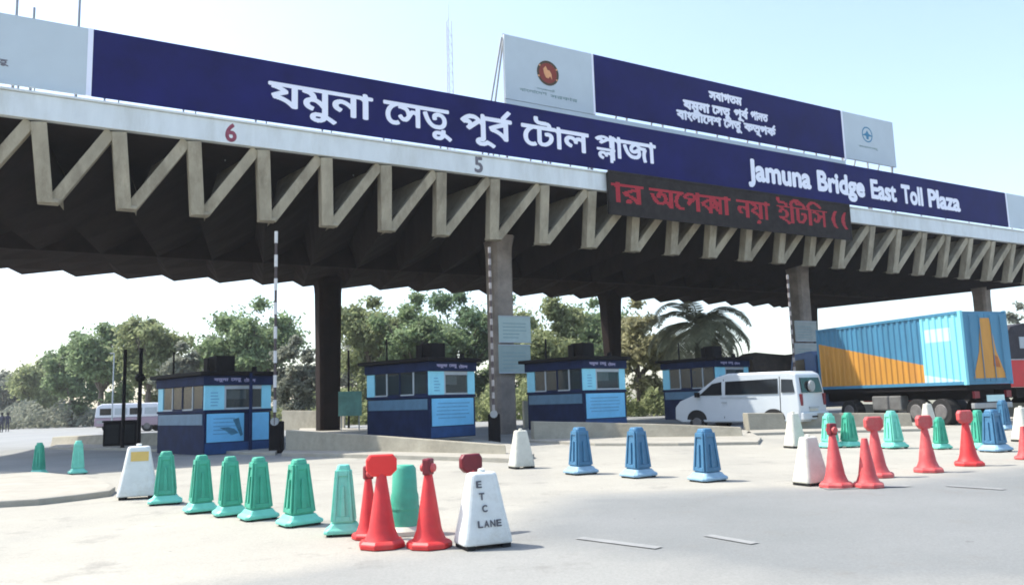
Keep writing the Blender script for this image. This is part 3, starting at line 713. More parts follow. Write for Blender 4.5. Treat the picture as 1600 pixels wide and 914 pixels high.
# ================================================================== BARRIERS AND CONES
def barrier_mesh_parts(root, body, w0=.37, w1=.22, d0=.35, d1=.20, bw=.62, bd=.52, H=1.0, panel=True, base_m=None, foot=True):
    """tapered square plastic channelizer: body with recessed panels on a skirted base; unit height"""
    mb = MB(); zb = .17
    def ring(w, d, z, c=.04): 
        w, d = w/2, d/2
        return [(-w+c,-d,z),(w-c,-d,z),(w,-d+c,z),(w,d-c,z),(w-c,d,z),(-w+c,d,z),(-w,d-c,z),(-w,-d+c,z)]
    mb.loft([ring(w0, d0, zb), ring(w1, d1, H-.05), ring(w1*.85, d1*.85, H)])
    b = mb.build('body', body, root, bevel=.015)
    if panel:
        # raised rib inside a recessed-looking frame on each face: frame strips and middle rib
        for s in (0, 1, 2, 3):
            k = MB(); w_, d_ = (w0, d0) if s % 2 == 0 else (d0, w0); w_2, d_2 = (w1, d1) if s % 2 == 0 else (d1, w1)
            def P(x, z, o):    # x in -1..1 across the face, z height
                f = (z - zb) / (H - .05 - zb); ww = w_ + (w_2 - w_) * f; dd = d_ + (d_2 - d_) * f
                v = Vector((x * ww / 2, -dd/2 - o, z)); a = s * math.pi / 2
                return (v.x*math.cos(a) - v.y*math.sin(a), v.x*math.sin(a) + v.y*math.cos(a), v.z)
            def bar(x0, x1, z0, z1, x2=None, x3=None, o=.022):
                x2 = x0 if x2 is None else x2; x3 = x1 if x3 is None else x3
                k.add([P(x0,z0,-.01),P(x1,z0,-.01),P(x3,z1,-.01),P(x2,z1,-.01),P(x0,z0,o),P(x1,z0,o),P(x3,z1,o),P(x2,z1,o)], [(0,3,2,1),(4,5,6,7),(0,1,5,4),(1,2,6,5),(2,3,7,6),(3,0,4,7)])
            bar(-.92, -.66, zb+.03, H-.08); bar(.66, .92, zb+.03, H-.08); bar(-.65, .65, H-.16, H-.08); bar(-.65, .65, zb+.03, zb+.10)
            bar(-.22, .22, zb+.101, H-.30, -.14, .14, o=.03)
            k.build('moulded_rib', body, root, bevel=.006)
    k = MB(); k.loft([ring(bw, bd, .03, .06), ring(bw, bd, .075, .06), ring(w0*1.3, d0*1.3, .115, .04), ring(w0*1.10, d0*1.12, .172, .04)])
    bs = k.build('base', base_m or body, root, bevel=.015)
    if foot:
        for sx_ in (-1, 1):
            for sy_ in (-1, 1):
                MB().lathe([(.045, 0), (.05, .03), (.045, .045)], 10, (sx_*(bw/2-.09), sy_*(bd/2-.09), 0)).build('foot', RUBBER, root)
def placed(px, yb, yt):
    g = G(px, yb); h = (CAM + ray(px, yt) * (g.y / ray(px, yt).y)).z; return Vector((g.x, g.y, .012)), h
protoG = thing('plastic_barrier', '', 'traffic barrier', group='green plastic barriers'); barrier_mesh_parts(protoG, GREEN, base_m=GREENL)
protoL = thing('plastic_barrier', '', 'traffic barrier', group='green plastic barriers'); barrier_mesh_parts(protoL, GREENL)
protoB = thing('plastic_barrier', '', 'traffic barrier', group='blue plastic barriers'); barrier_mesh_parts(protoB, BLUE, base_m=mat('plastic_blue_faded', (.22,.36,.46), .5, .15, 5, stain=.4, stain_col=(.3,.36,.38)), w0=.39, w1=.26, d0=.36, d1=.24, bw=.64, bd=.56)
used = set(); TR = random.Random(9)
def put(proto, px, yb, yt, rz, label, wf=1.0):
    loc, h = placed(px, yb, yt)
    s = (h*wf, h*wf, h)
    if id(proto) not in used:
        used.add(id(proto)); proto.location = loc; proto.rotation_euler = (0,0,R_(rz)); proto.scale = s; proto['label'] = label; return proto
    c = copy_thing(proto, loc, R_(rz), label, s); c.rotation_euler = (R_(TR.uniform(-1.2,1.2)), R_(TR.uniform(-1.2,1.2)), R_(rz + TR.uniform(-5,5))); return c
put(protoG, 258, 788, 706, 22, 'green plastic barrier right beside the yellow-topped white block')
put(protoG, 314, 801, 712, 36, 'second green barrier from the white block in the long green row', .92)
put(protoG, 360, 806, 714, 30, 'third green barrier from the yellow-topped white block', .9)
put(protoG, 404, 812, 715, 36, 'fourth green barrier of the front row, left of the biggest', .93)
put(protoG, 468, 821, 718, 38, 'biggest green barrier, fifth from the yellow-topped white block')
put(protoL, 537, 836, 727, 8, 'pale faded green barrier left of the large red lamp head', .88)
put(protoL, 121, 741, 689, 30, 'pale green barrier in shade, right of a darker slim one', .85)
put(protoG, 60, 743, 692, 5, 'slim green barrier farthest left in the shade', .75)
put(protoG, 1328, 699, 645, 20, 'green barrier behind the gap of the two nearest right-hand red cones')
put(protoL, 1298, 700, 646, 20, 'pale green barrier hidden behind the small-headed red cone on the right')
put(protoL, 1398, 701, 642, 15, 'pale green barrier right of the wide-headed red cone')
put(protoG, 1471, 702, 652, 15, 'green barrier just right of the red cone by the worn white block', .9)
put(protoG, 1534, 702, 641, 15, 'green barrier between a red cone and blue barrier far right', .9)
put(protoB, 908, 741, 668, 28, 'leftmost of the three blue barriers before the low wall')
put(protoB, 998, 746, 668, 28, 'middle one of the three blue barriers before the low wall')
put(protoB, 1106, 752, 670, 28, 'rightmost of the three blue barriers before the low wall')
put(protoB, 1556, 706, 640, 24, 'blue barrier beside a green one near the right edge')
put(protoB, 1570, 672, 625, 20, 'small distant blue barrier seen over the one near the right edge', .8)
# round green drum
def drum(px, yb, yt, label):
    loc, h = placed(px, yb, yt); t = thing('plastic_drum', label, 'traffic drum', loc)
    MB().lathe([(.24*h, .12*h), (.225*h, .2*h), (.21*h, .55*h), (.195*h, .60*h), (.175*h, .95*h), (.14*h, h)], 24).build('body', GREEN, t, smooth=True)
    MB().lathe([(.34*h, 0), (.34*h, .06*h), (.275*h, .118*h)], 24).build('base', WORN, t, smooth=True)
    MB().lathe([(.222*h,.34*h),(.226*h,.37*h),(.220*h,.40*h)], 24).build('moulded_ring', GREEN, t)
drum(633, 834, 728, 'round green drum standing between the two near red cones')
# white slabs
def white_block(px, yb, yt, rz, label, m_=WHITE, wf=1.0, sticker=False, letters=False, group='white plastic barriers'):
    loc, h = placed(px, yb, yt); t = thing('white_barrier', label, 'traffic barrier', loc, R_(rz), group)
    w0, w1, d0, d1 = .72*h*wf, .40*h*wf, .50*h, .24*h
    rings = []
    for f, z in ((0,.05*h), (.05,.14*h), (.5,.52*h), (.97,.96*h), (1.06,h)):
        w = w0 + (w1-w0)*f; d = d0 + (d1-d0)*f; c = .05*h
        rings.append([(-w/2+c,-d/2,z),(w/2-c,-d/2,z),(w/2,-d/2+c,z),(w/2,d/2-c,z),(w/2-c,d/2,z),(-w/2+c,d/2,z),(-w/2,d/2-c,z),(-w/2,-d/2+c,z)])
    MB().loft(rings).build('body', m_, t, bevel=.02)
    for sx_ in (-1, 1): MB().prism([(-d0*.46,.0),(d0*.46,.0),(d0*.46,.06*h),(-d0*.46,.06*h)], 'x', sx_*w0*.36-.06*h, sx_*w0*.36+.06*h).build('foot', RUBBER, t)
    MB().lathe([(.05*h,.99*h),(.05*h,1.04*h),(.03*h,1.05*h)], 12).build('filler_cap', m_, t, smooth=True)
    th = math.atan2((d0-d1)/2, .82*h)
    def face(mb_, x0, x1, z0, z1, o=.004):
        y = lambda z: -(d0 + (d1-d0)*((z/h-.10)/.88))/2 - o
        mb_.add([(x0,y(z0),z0),(x1,y(z0),z0),(x1,y(z1),z1),(x0,y(z1),z1)], [(0,1,2,3)])
    if sticker:
        k = MB(); face(k, -.13*h, .19*h, .72*h, .90*h, .008); k.build('yellow_sticker', mat('sticker_yellow', (.62,.42,.12), .6, .1, 6), t)
    if letters:
        k = MB()
        def put_letter(ch, x, z, s, bold=.04):
            E = [outline(ch)]; b = bbox(E[0]); tmp = MB(); letter_mesh(tmp, E, x - s*.4, x + s*.4, z+s/2, z-s/2, 0, bold=bold, rows=24, y=0, thick=.002)
            k.add([(p[0], p[1] - (d0 + (d1-d0)*((p[2]/h-.10)/.88))/2 - .008, p[2]) for p in tmp.v], [f for f in tmp.f])
        for ch, z, x in (('E', .85, -.10), ('T', .69, -.07), ('C', .53, -.04)): put_letter(ch, x*h, z*h, .085*h)
        for ch, x in zip('LANE', (-.12, -.03, .06, .15)): put_letter(ch, x*h, .33*h, .085*h, .03)
        k.build('hand_lettering', SKIDB, t)
    return t
white_block(215, 779, 698, 20, 'white plastic block with a yellow sticker, left end of green row', WHITE, 1.0, sticker=True)
white_block(755, 855, 739, 24, 'largest white block, hand-lettered E T C LANE, beside red cones', WHITE, 1.0, letters=True)
white_block(815, 732, 673, 25, 'worn white block at the end of the long low wall', WORN, .85)
white_block(1268, 758, 683, 25, 'worn white slab left of the nearest right-hand red cone', WORN, .9)
white_block(1243, 700, 646, 20, 'pale block behind the worn slab, right of the low wall end', WORN, .7)
white_block(1452, 668, 631, 20, 'small distant pale block above a red cone head', WORN, .8)
white_block(1600, 690, 637, 20, 'pale worn block cut by the right edge', WORN, .7)
# red cones with lamp heads
def red_cone(px, yb, yt, head, label, m_=RED, hm=None, rz=20, wf=1.0):
    loc, h = placed(px, yb, yt); t = thing('traffic_cone', label, 'traffic cone', loc, R_(rz), 'red cones with heads')
    hc = h * .80
    w = .265*h*wf
    oct_ = lambda r, z: [(r*math.cos(R_(22.5+45*k)), r*math.sin(R_(22.5+45*k)), z) for k in range(8)]
    MB().loft([oct_(w, 0), oct_(w*1.0, .05*h), oct_(w*.86, .085*h)]).build('base', m_, t, bevel=.01)
    MB().lathe([(.195*h*wf, .086*h), (.175*h*wf, .12*h), (.145*h*wf, .20*h), (.05*h, hc), (.045*h, hc+.01)], 24).build('cone', m_, t, smooth=True)
    hm = hm or m_
    if head == 'paddle':
        MB().tube((0,0,hc), (0,0,.84*h), .03*h).build('stem', DRED, t)
        n = 8; hw, hh = .17*h, .12*h; zc = .885*h
        ring = lambda y, s: [(hw*s*a_, y, zc + hh*s*b_) for a_, b_ in ((1,.55),(.75,1),(-.75,1),(-1,.55),(-1,-.45),(-.6,-1),(.6,-1),(1,-.45))]
        MB().loft([ring(-.05*h, .85), ring(-.035*h, 1), ring(.035*h, 1), ring(.05*h, .85)]).build('warning_head', hm, t, bevel=.008)
    elif head == 'lamp':
        MB().tube((0,0,hc), (0,0,.84*h), .035*h).build('stem', DRED, t)
        MB().box(-.07*h, .07*h, -.05*h, .05*h, .80*h, .99*h).build('lamp_housing', DRED, t, bevel=.02)
        MB().tube((0,-.052*h,.885*h), (0,-.085*h,.885*h), .055*h, .045*h, 14).build('lamp_lens', hm, t, smooth=True)
        MB().tube((0,.052*h,.885*h), (0,.085*h,.885*h), .055*h, .045*h, 14).build('lamp_lens', hm, t, smooth=True)
    return t
red_cone(597, 856, 712, 'paddle', 'bright red cone with the widest red head, left of the drum', RED, mat('paddle_red', (.75, .035, .03), .5, .06, 6), rz=14)
red_cone(576, 842, 728, 'lamp', 'red cone mostly hidden behind the widest-headed cone', RED, REDP, rz=30, wf=.9)
red_cone(671, 856, 716, 'lamp', 'near red cone with small lamp head, left of lettered white block', RED, REDP, rz=70)
red_cone(738, 832, 711, 'paddle', 'cone whose dark red head shows above the lettered white block', RED, DRED, rz=40, wf=.8)
red_cone(1307, 762, 661, 'lamp', 'red cone right of the worn white slab, small lamp head', REDP, REDP, rz=20)
red_cone(1357, 762, 668, 'none', 'red cone without a head before the wide-headed one on the right', REDP)
red_cone(1372, 746, 652, 'paddle', 'wide-headed red cone behind a headless cone on the right', REDP, REDP, rz=14)
red_cone(1451, 738, 650, 'paddle', 'faded red cone in front of the small distant pale block', REDP, REDP, rz=20)
red_cone(1515, 728, 642, 'paddle', 'red cone with oval head left of the right-hand blue barrier', RED, REDP, rz=20)
red_cone(1603, 718, 655, 'none', 'red cone cut by the right edge', REDP)

# ================================================================== VAN
def wheel(root, x, y, r, w, side):
    wv = MB().tube((x, y-w/2, r), (x, y+w/2, r), r, r, 24).build('wheel', RUBBER, root, bevel=.02, smooth=True)
    MB().tube((x, y - side*(-w/2-.006), r), (x, y + side*(w/2 + .03), r), r*.6, r*.55, 16).build('rim', mat('dusty_rim', (.13,.125,.12), .7, .3, 5), wv, smooth=True)
VANP = mat('van_white', (0.50, 0.54, 0.56), .28, .03, 2, spec=.6)
gv = Dp(1249, 640, 29.7); gv.z = 0
van = thing('white_minivan', 'white high-roof minivan seen from behind left, driving between the walls', 'van', gv, R_(90+40))
# local: x forward along the van, y to the van's left is negative here; near side at y=0, width runs to -y (camera right)
L_, Wd = 5.0, 1.85; van.scale = (1.13, 1, .98)
prof = [(0,.35),(-.03,.9),(.02,1.5),(.10,2.12),(.30,2.24),(2.7,2.27),(3.2,2.14),(4.12,1.46),(4.75,1.22),(4.98,.95),(5.0,.45),(4.7,.32)]
def vring(y, s): 
    cz = 1.1
    return [(x if s == 1 else x*(1) + (0.02), y, cz + (z-cz)*s) for x, z in prof]
mb = MB(); mb.loft([vring(.0, .96), vring(-.06, 1), vring(-Wd+.06, 1), vring(-Wd, .96)])
# tumblehome: push the upper edges in
mb.v = [(x, y - (.10*max(0, z-1.25)) if y > -Wd/2 else y + (.10*max(0, z-1.25)), z) for x, y, z in mb.v]
mb.build('body', VANP, van, bevel=.03, smooth=True)
def sidey(z, o=.006): return -(.10*max(0, z-1.25)) + o
def side_panel(pts, name, m_, parent, o=.006, th=.02):
    k = MB(); k.loft([[(x, sidey(z, o) - th, z) for x, z in pts], [(x, sidey(z, o), z) for x, z in pts]]); return k.build(name, m_, parent)
side_panel([(.75,1.42),(2.80,1.42),(2.80,1.95),(.75,1.98)], 'side_window', GLASS, van)
side_panel([(.14,1.45),(.62,1.45),(.62,1.95),(.20,1.92)], 'side_window', GLASS, van)
side_panel([(2.95,1.42),(3.92,1.42),(3.36,1.88),(2.95,1.95)], 'door_window', GLASS, van)
for x in (.68, 2.87): side_panel([(x-.012,.5),(x+.012,.5),(x+.012,2.05),(x-.012,2.05)], 'door_seam', DARK, van, o=.004)
side_panel([(1.6,1.30),(3.0,1.30),(3.0,1.33),(1.6,1.33)], 'door_rail', GREYP, van, o=.008)
side_panel([(2.75,1.1),(2.95,1.1),(2.95,1.15),(2.75,1.15)], 'door_handle', GREYP, van, o=.03)
# rear face at x=0
k = MB(); k.loft([[(.0-.01,-.22,1.42),(-.01,-Wd+.22,1.42),(.075,-Wd+.28,1.98),(.075,-.28,1.98)], [(-.035,-.22,1.42),(-.035,-Wd+.22,1.42),(.045,-Wd+.28,1.98),(.045,-.28,1.98)]]); rw = k.build('rear_window', GLASS, van)
MB().tube((-.04,-Wd*.45,1.66),(-.09,-Wd*.45,1.66), .22, .2, 20).build('window_sticker', STEEL, rw)
for y in (-.14, -Wd+.14): MB().box(-.06, .02, y-.06, y+.06, .95, 1.38).build('tail_light', DRED, van, bevel=.01)
MB().box(-.12, .06, -Wd+.04, -.04, .42, .70).build('rear_bumper', VANP, van, bevel=.04)
MB().box(-.07, -.03, -1.25, -.6, .84, .90).build('tailgate_handle', GREYP, van); MB().box(-.05, -.035, -1.2, -.65, .74, .82).build('number_plate', WORN, van)
MB().box(-.14, -.125, -1.3, -.6, .5, .56).build('bumper_slot', DARK, van)
for x in (.95, 4.05):
    wheel(van, x, -.10, .33, .2, 1); wheel(van, x, -Wd+.10, .33, .2, -1)
    k = MB(); n = 14; k.loft([[(x+.43*math.cos(math.pi*i/n), .004, .45+.40*math.sin(math.pi*i/n)) for i in range(n+1)], [(x+.43*math.cos(math.pi*i/n), -.03, .45+.40*math.sin(math.pi*i/n)) for i in range(n+1)]]); k.build('wheel_arch', RUBBER, van)
MB().box(3.85, 4.0, .01, .18, 1.36, 1.56).build('mirror', DARK, van, bevel=.02)
MB().box(4.9, 5.02, -.5, -.1, .85, 1.05).build('headlight', STEEL, van, bevel=.02)

# ================================================================== CONTAINER TRUCK
gt = Dp(1511, 600, 30.0); gt.z = 0
tr = thing('container_truck', 'truck carrying a blue and orange corrugated shipping container', 'truck', gt, R_(90+19))
CB = mat('container_blue', (0.055, 0.20, 0.32), .45, .15, 1.5, stain=.35, stain_col=(.05,.13,.2), stretch=(1,1,.2))
CO_ = mat('container_orange', (0.50, 0.24, 0.04), .5, .18, 1.5, stain=.4, stain_col=(.30,.12,.04), stretch=(1,1,.2))
CC = mat('container_cyan_sunlit', (0.22, 0.60, 0.68), .45, .06, 1.5, stretch=(1,1,.2)); CWH = mat('container_white', (.48,.68,.68), .5, .05, 2)  # rear end's cyan paint, with its sunlit brightness put into the colour
LC, ZC0, ZC1, WC = 7.9, 1.5, 4.22, 2.25
# local x = forward (away), near side y=0, width to -y
mb = MB(); per = .30; n = int(LC / per)
def yprof(x):
    f = (x / per) % 1.0
    return 0 if f < .35 else (-.045*(f-.35)/.15 if f < .5 else (-.045 if f < .85 else -.045*(1-f)/.15))
xs_ = [0]
for i in range(n):
    for f in (.35, .5, .85, 1.0): xs_.append((i+f)*per)
xs_ = [x for x in xs_ if x < LC-.05] + [LC-.05]
def wedge(x):   # height of the orange/blue line: high at the front, low at the rear
    f = x / LC; return ZC0 + .12 + (ZC1-ZC0) * (.10 + .62 * f)
for xa, xb in zip(xs_[:-1], xs_[1:]):
    ya, yb = yprof(xa + 1e-6), yprof(xb - 1e-6)
    zlo, zhi = ZC0 + .12, ZC1 - .1
    def q(z0a, z0b, z1a, z1b, mi): mb.add([(xa, ya, z0a), (xb, yb, z0b), (xb, yb, z1b), (xa, ya, z1a)], [(0,3,2,1)], mi)
    def rear_lim(z): return LC * (.25 - .07 * (z - zlo) / (zhi - zlo) * -1)
    if xb < LC * .245:
        za, zb_ = zlo + .30*(xa/LC/.245), zlo + .30*(xb/LC/.245)
        q(zlo, zlo, za, zb_, 3); q(za, zb_, 3.15, 3.15, 2)
        mi = 3 if .07*LC < xa < .21*LC else 2
        q(3.15, 3.15, 3.65, 3.65, mi); q(3.65, 3.65, zhi, zhi, 2)
    else:
        za, zb_ = min(zhi, wedge(xa)), min(zhi, wedge(xb)); q(zlo, zlo, za, zb_, 1); q(za, zb_, zhi, zhi, 0)
mb.build('side_panel', [CB, CO_, CC, CWH], tr)
k = MB().box(0, LC, -WC, -.05, ZC0, ZC1-.02); k.build('container_box', CB, tr)
k = MB()
for z0, z1 in ((ZC0-.002, ZC0+.12), (ZC1-.1, ZC1+.004)): k.box(.1, LC-.1, -.06, .02, z0, z1)
k.build('edge_rail', CO_ if False else CB, tr)
for x0 in (-.02, LC-.098): MB().box(x0, x0+.118, -.10, .024, ZC0-.01, ZC1+.01).build('corner_casting', CC if x0 < 0 else CB, tr)
MB().box(-.02, .098, -WC-.01, -WC+.1, ZC0-.01, ZC1+.01).build('corner_casting', CB, tr)
dr = []
for y0, y1 in ((-WC/2+.01, -.104), (-WC+.104, -WC/2-.01)):
    d_ = MB().box(-.03, .02, y0, y1, ZC0+.1, ZC1-.1).build('rear_door', CB, tr, bevel=.01)
    for yy in (y0 + (y1-y0)*.28, y0 + (y1-y0)*.75): MB().tube((-.065, yy, ZC0+.12), (-.065, yy, ZC1-.12), .014, n=8).build('lock_rod', CB, d_)
    dr.append(d_)
cy = -WC/2
k = MB(); k.prism([(cy-.22, 3.95), (cy+.22, 3.95), (cy+.42, 2.7), (cy+.80, 1.72), (cy-.80, 1.72), (cy-.42, 2.7)], 'x', -.045, -.033); k.build('painted_triangle', CO_, tr)
k = MB(); k.prism([(cy-.55, 2.1), (cy-.2, 2.15), (cy-.25, 2.6), (cy-.45, 2.5)], 'x', -.049, -.046); k.build('painted_patch', mat('patch_rust', (.35,.10,.02), .6, .2, 4), tr)
MB().box(.3, LC+2.2, -WC*.72, -WC*.28, .95, 1.30).build('chassis', DARK, tr)
MB().box(.05, LC, -WC+.05, -.05, 1.30, 1.496).build('load_bed', DARK, tr)
MB().box(-.06, .1, -WC+.2, -.2, .62, .82).build('rear_bumper', STEEL, tr, bevel=.02); MB().box(-.09, -.062, -WC+.6, -.8, .86, 1.1).build('number_plate', CWH, tr)
for y in (-.35, -WC+.35): MB().box(-.08, .02, y-.12, y+.12, 1.0, 1.25).build('tail_light', DRED, tr)
for x in (1.3, 2.5, 6.2):
    wheel(tr, x, -.24, .50, .45, 1); wheel(tr, x, -WC+.24, .50, .45, -1)
MB().box(3.3, 4.9, -.5, -.08, .55, 1.15).build('fuel_tank', mat('dusty_tank', (.12,.12,.115), .6, .3, 3), tr, bevel=.06)
k = MB(); k.prism([(LC+.25,.7),(LC+.25,3.1),(LC+.5,3.3),(LC+1.9,3.2),(LC+2.2,2.1),(LC+2.3,.7)], 'y', -WC+.02, -.02); cb_ = k.build('cab', mat('cab_blue', (.05,.10,.2), .4), tr, bevel=.06)
k = MB(); k.prism([(LC+1.0,2.05),(LC+1.0,2.95),(LC+1.8,2.9),(LC+2.05,2.05)], 'y', -.02, -.003); k.build('cab_window', GLASS, cb_)

# red truck at the right edge
g2 = Dp(1577, 600, 35.0); g2.z = 0
rt_ = thing('red_truck', 'red truck with dark tarpaulin hood at the right edge behind the container', 'truck', g2, R_(90+19))
MB().box(0, 6.5, -2.4, 0, 1.35, 2.55).build('cargo_box', mat('truck_red', (.50,.02,.025), .4, .12, 2), rt_, bevel=.04)
k = MB(); k.loft([[(x, y, z) for y, z in ((.03,2.56),(-.0,3.5),(-.4,3.95),(-1.2,4.1),(-2.0,3.95),(-2.4,3.5),(-2.43,2.56))] for x in (-.03, 3.2, 6.5)]); k.build('tarpaulin', mat('tarpaulin_dark', (.03,.028,.035), .8, .4, 2, .6), rt_, bevel=.03)
MB().box(-.03, 6.5, -2.42, .02, 2.5, 2.555).build('trim_rail', STEEL, rt_)
k = MB(); k.box(-.05, -.032, -1.6, -.8, 3.0, 3.5); k.build('rear_flap', GREYP, rt_)
MB().box(.2, 8.5, -1.8, -.6, .9, 1.34).build('chassis', DARK, rt_)
for x in (1.2, 2.4, 7.4): wheel(rt_, x, -.24, .5, .42, 1); wheel(rt_, x, -2.16, .5, .42, -1)
k = MB(); k.prism([(6.7,.8),(6.7,3.0),(8.2,3.0),(8.6,2.0),(8.7,.8)], 'y', -2.4, 0); k.build('cab', MATS['truck_red'], rt_, bevel=.06)

# covered brown lorry glimpsed between booth and column
g3 = Dp(1180, 600, 47); g3.z = 0
cl = thing('covered_lorry', 'brown tarpaulin-covered lorry beyond the van roof, left of the column', 'lorry', g3, R_(15))
k = MB(); k.loft([[(x, y, z) for y, z in ((0,1.2),(0,3.0),(.4,3.55 + .12*math.sin(x)),(1.2,3.75 + .1*math.sin(x*1.7)),(2.0,3.55),(2.4,3.0),(2.4,1.2))] for x in (0,.9,1.8,2.7,3.6,4.5)]); k.build('tarpaulin', mat('tarpaulin_brown', (.06,.045,.035), .9, .4, 2, .6), cl, bevel=.04)
MB().box(-.1, 4.6, -.04, 2.44, .9, 1.19).build('load_bed', DARK, cl)
k = MB(); k.prism([(-2.0,.6),(-1.9,1.6),(-1.5,2.5),(-.2,2.6),(-.2,.6)], 'y', 0, 2.3); k.build('cab', mat('cab_brown', (.10,.07,.05), .5), cl, bevel=.06)
for x in (-1.2, 1.0, 3.4): wheel(cl, x, .2, .48, .35, -1); wheel(cl, x, 2.2, .48, .35, 1)

# small bus in the distance at left
gb = Dp(147, 650, 62); gb.z = 0
bs = thing('small_bus', 'small white and pink bus parked far off behind the black cabinet', 'bus', gb, R_(4))
PINK = mat('bus_pink', (.30,.22,.26), .4, .1, 1); WHB = mat('bus_white', (.60,.62,.66), .4, .05, 1)
k = MB(); k.prism([(0,.45),(0,1.1),(4.9,1.1),(4.9,.45)], 'y', 0, 2.2); k.build('lower_body', PINK, bs, bevel=.08)
k = MB(); k.prism([(.0,1.104),(.12,1.95),(.5,2.15),(4.5,2.15),(4.85,1.9),(4.9,1.104)], 'y', .03, 2.17); k.build('upper_body', WHB, bs, bevel=.08)
for i in range(4): MB().box(.4+i*1.1, 1.3+i*1.1, .01, .034, 1.3, 1.8).build('side_window', GREYP if i % 2 else GLASS, bs)
for x in (1.0, 3.9): wheel(bs, x, .15, .42, .25, -1); wheel(bs, x, 2.05, .42, .25, 1)
MB().box(.2, .7, -.02, -.002, .7, .9).build('headlight', STEEL, bs); 

# thin lamp post far left behind the bus
gl = Dp(175, 650, 60); gl.z = 0
lp = thing('street_lamp', 'thin pale lamp post rising behind the small bus', 'street lamp', gl)
MB().tube((0,0,0), (0,0,5.8), .06, .04).build('pole', GREYP, lp); MB().box(-.3,.0,-.08,.08,5.78,5.86).build('lamp_head', STEEL, lp, bevel=.02)
# dark long hedge-like bank of stored kerbs
sb = low_wall([(70, 657, 649), (110, 657.5, 647), (152, 658, 648)], 'dark low median far away left of the small bus', name='median_wall', depth_dir=Vector((0, 2, 0)), group=None)

# motorcyclist far left, tiny
def person(loc, rz, label, shirt=(.05,.05,.07)):
    t = thing('person', label, 'person', loc, rz)
    me = bpy.data.meshes.new('body'); V = [(0,0,.92),(0,0,1.15),(0,0,1.4),(0,0,1.52),(0,.0,1.68),(.09,0,.9),(.10,.02,.48),(.10,0,.06),(.10,-.12,.03),(-.09,0,.9),(-.10,-.06,.48),(-.10,.04,.06),(-.10,-.08,.03),(.19,0,1.4),(.25,.02,1.1),(.26,-.05,.85),(-.19,0,1.4),(-.25,.02,1.1),(-.26,-.05,.85)]
    E_ = [(0,1),(1,2),(2,3),(3,4),(0,5),(5,6),(6,7),(7,8),(0,9),(9,10),(10,11),(11,12),(2,13),(13,14),(14,15),(2,16),(16,17),(17,18)]
    rad = [.15,.14,.15,.06,.11,.10,.065,.045,.04,.10,.065,.045,.04,.07,.045,.03,.07,.045,.03]
    me.from_pydata(V, E_, []); me.materials.append(mat('cloth_dark', shirt, .8)); o = bpy.data.objects.new('body', me); COL.objects.link(o); o.parent = t
    s_ = o.modifiers.new('skin', 'SKIN'); 
    for i, r in enumerate(rad): me.skin_vertices[0].data[i].radius = (r, r*.85)
    me.skin_vertices[0].data[0].use_root = True
    o.modifiers.new('sub', 'SUBSURF').levels = 1; o.modifiers['sub'].render_levels = 1
    MB().lathe([(.02,-.14),(.09,-.09),(.105,0),(.09,.09),(.03,.13)], 12, (0,0,1.71)).build('hair', mat('hair_black', (.01,.01,.01), .7), t, smooth=True)
gq = Dp(3, 655, 75); gq.z = 0; person(gq, 0, 'tiny figure in dark clothes far away at the left edge')
gq = Dp(12, 655, 78); gq.z = 0; person(gq, .5, 'second tiny dark figure, just right of the one at the left edge', (.03,.03,.03))

# teal sign between column and second booth
gs = Dp(547, 630, 44); gs.z = 0
ts = thing('roadside_sign', 'faded teal sign panel behind the slim pole left of second booth', 'sign', gs, R_(5))
MB().box(-.62,.62,-.04,0,.9,2.2).build('panel', mat('teal_paint', (.12,.27,.23), .6, .3, 1.5), ts, bevel=.01); MB().box(-.5,-.44,.0,.06,0,2.15).build('leg', STEEL, ts); MB().box(.44,.5,.0,.06,0,2.15).build('leg', STEEL, ts)

# telecom mast far behind, pale
gm = Dp(714, 640, 190); gm.z = 0
ms = thing('lattice_mast', 'tall pale lattice mast rising faintly into the sky behind the signboard', 'mast', gm)
MH = 95; k = MB(); w0, w1 = 1.6, .9
cor = lambda z, i: Vector((math.cos(i*2.094+.4), math.sin(i*2.094+.4), 0)) * (w0+(w1-w0)*z/MH) * .8 + Vector((0,0,z))
for i in range(3):
    k.tube(cor(0,i), cor(MH,i), .09, n=5)
    z = 0
    while z < MH-2: k.tube(cor(z,i), cor(z+2.4,(i+1)%3), .045, n=4); k.tube(cor(z,(i+1)%3), cor(z,i), .04, n=4); z += 2.4
k.build('lattice', mat('mast_paint', (.50,.46,.46), .6), ms)
MB().tube((0,0,MH), (0,0,MH+5), .06, .03).build('spire', MATS['mast_paint'], ms)

# ================================================================== TREES
def leafmat(name, c, var=.45):
    m = mat(name, c, .6, var, 1.1, spec=.15); n = m.node_tree; b = n.nodes['Principled BSDF']
    o = [q for q in n.nodes if q.type == 'OUTPUT_MATERIAL'][0]; tr_ = n.nodes.new('ShaderNodeBsdfTranslucent'); mx = n.nodes.new('ShaderNodeMixShader'); mx.inputs[0].default_value = .5
    src = b.inputs['Base Color'].links[0].from_socket; n.links.new(src, tr_.inputs[0]); n.links.new(b.outputs[0], mx.inputs[1]); n.links.new(tr_.outputs[0], mx.inputs[2]); n.links.new(mx.outputs[0], o.inputs[0])
    return m
L1 = leafmat('leaf_green', (.21, .28, .14)); L2 = leafmat('leaf_olive', (.25, .285, .14)); L3 = leafmat('leaf_dark', (.14, .21, .11)); L4 = leafmat('leaf_dry', (.32, .31, .17)); L5 = leafmat('leaf_grey', (.23, .245, .19))
BARK = mat('bark', (.13, .105, .085), .95, .3, 3, .6)
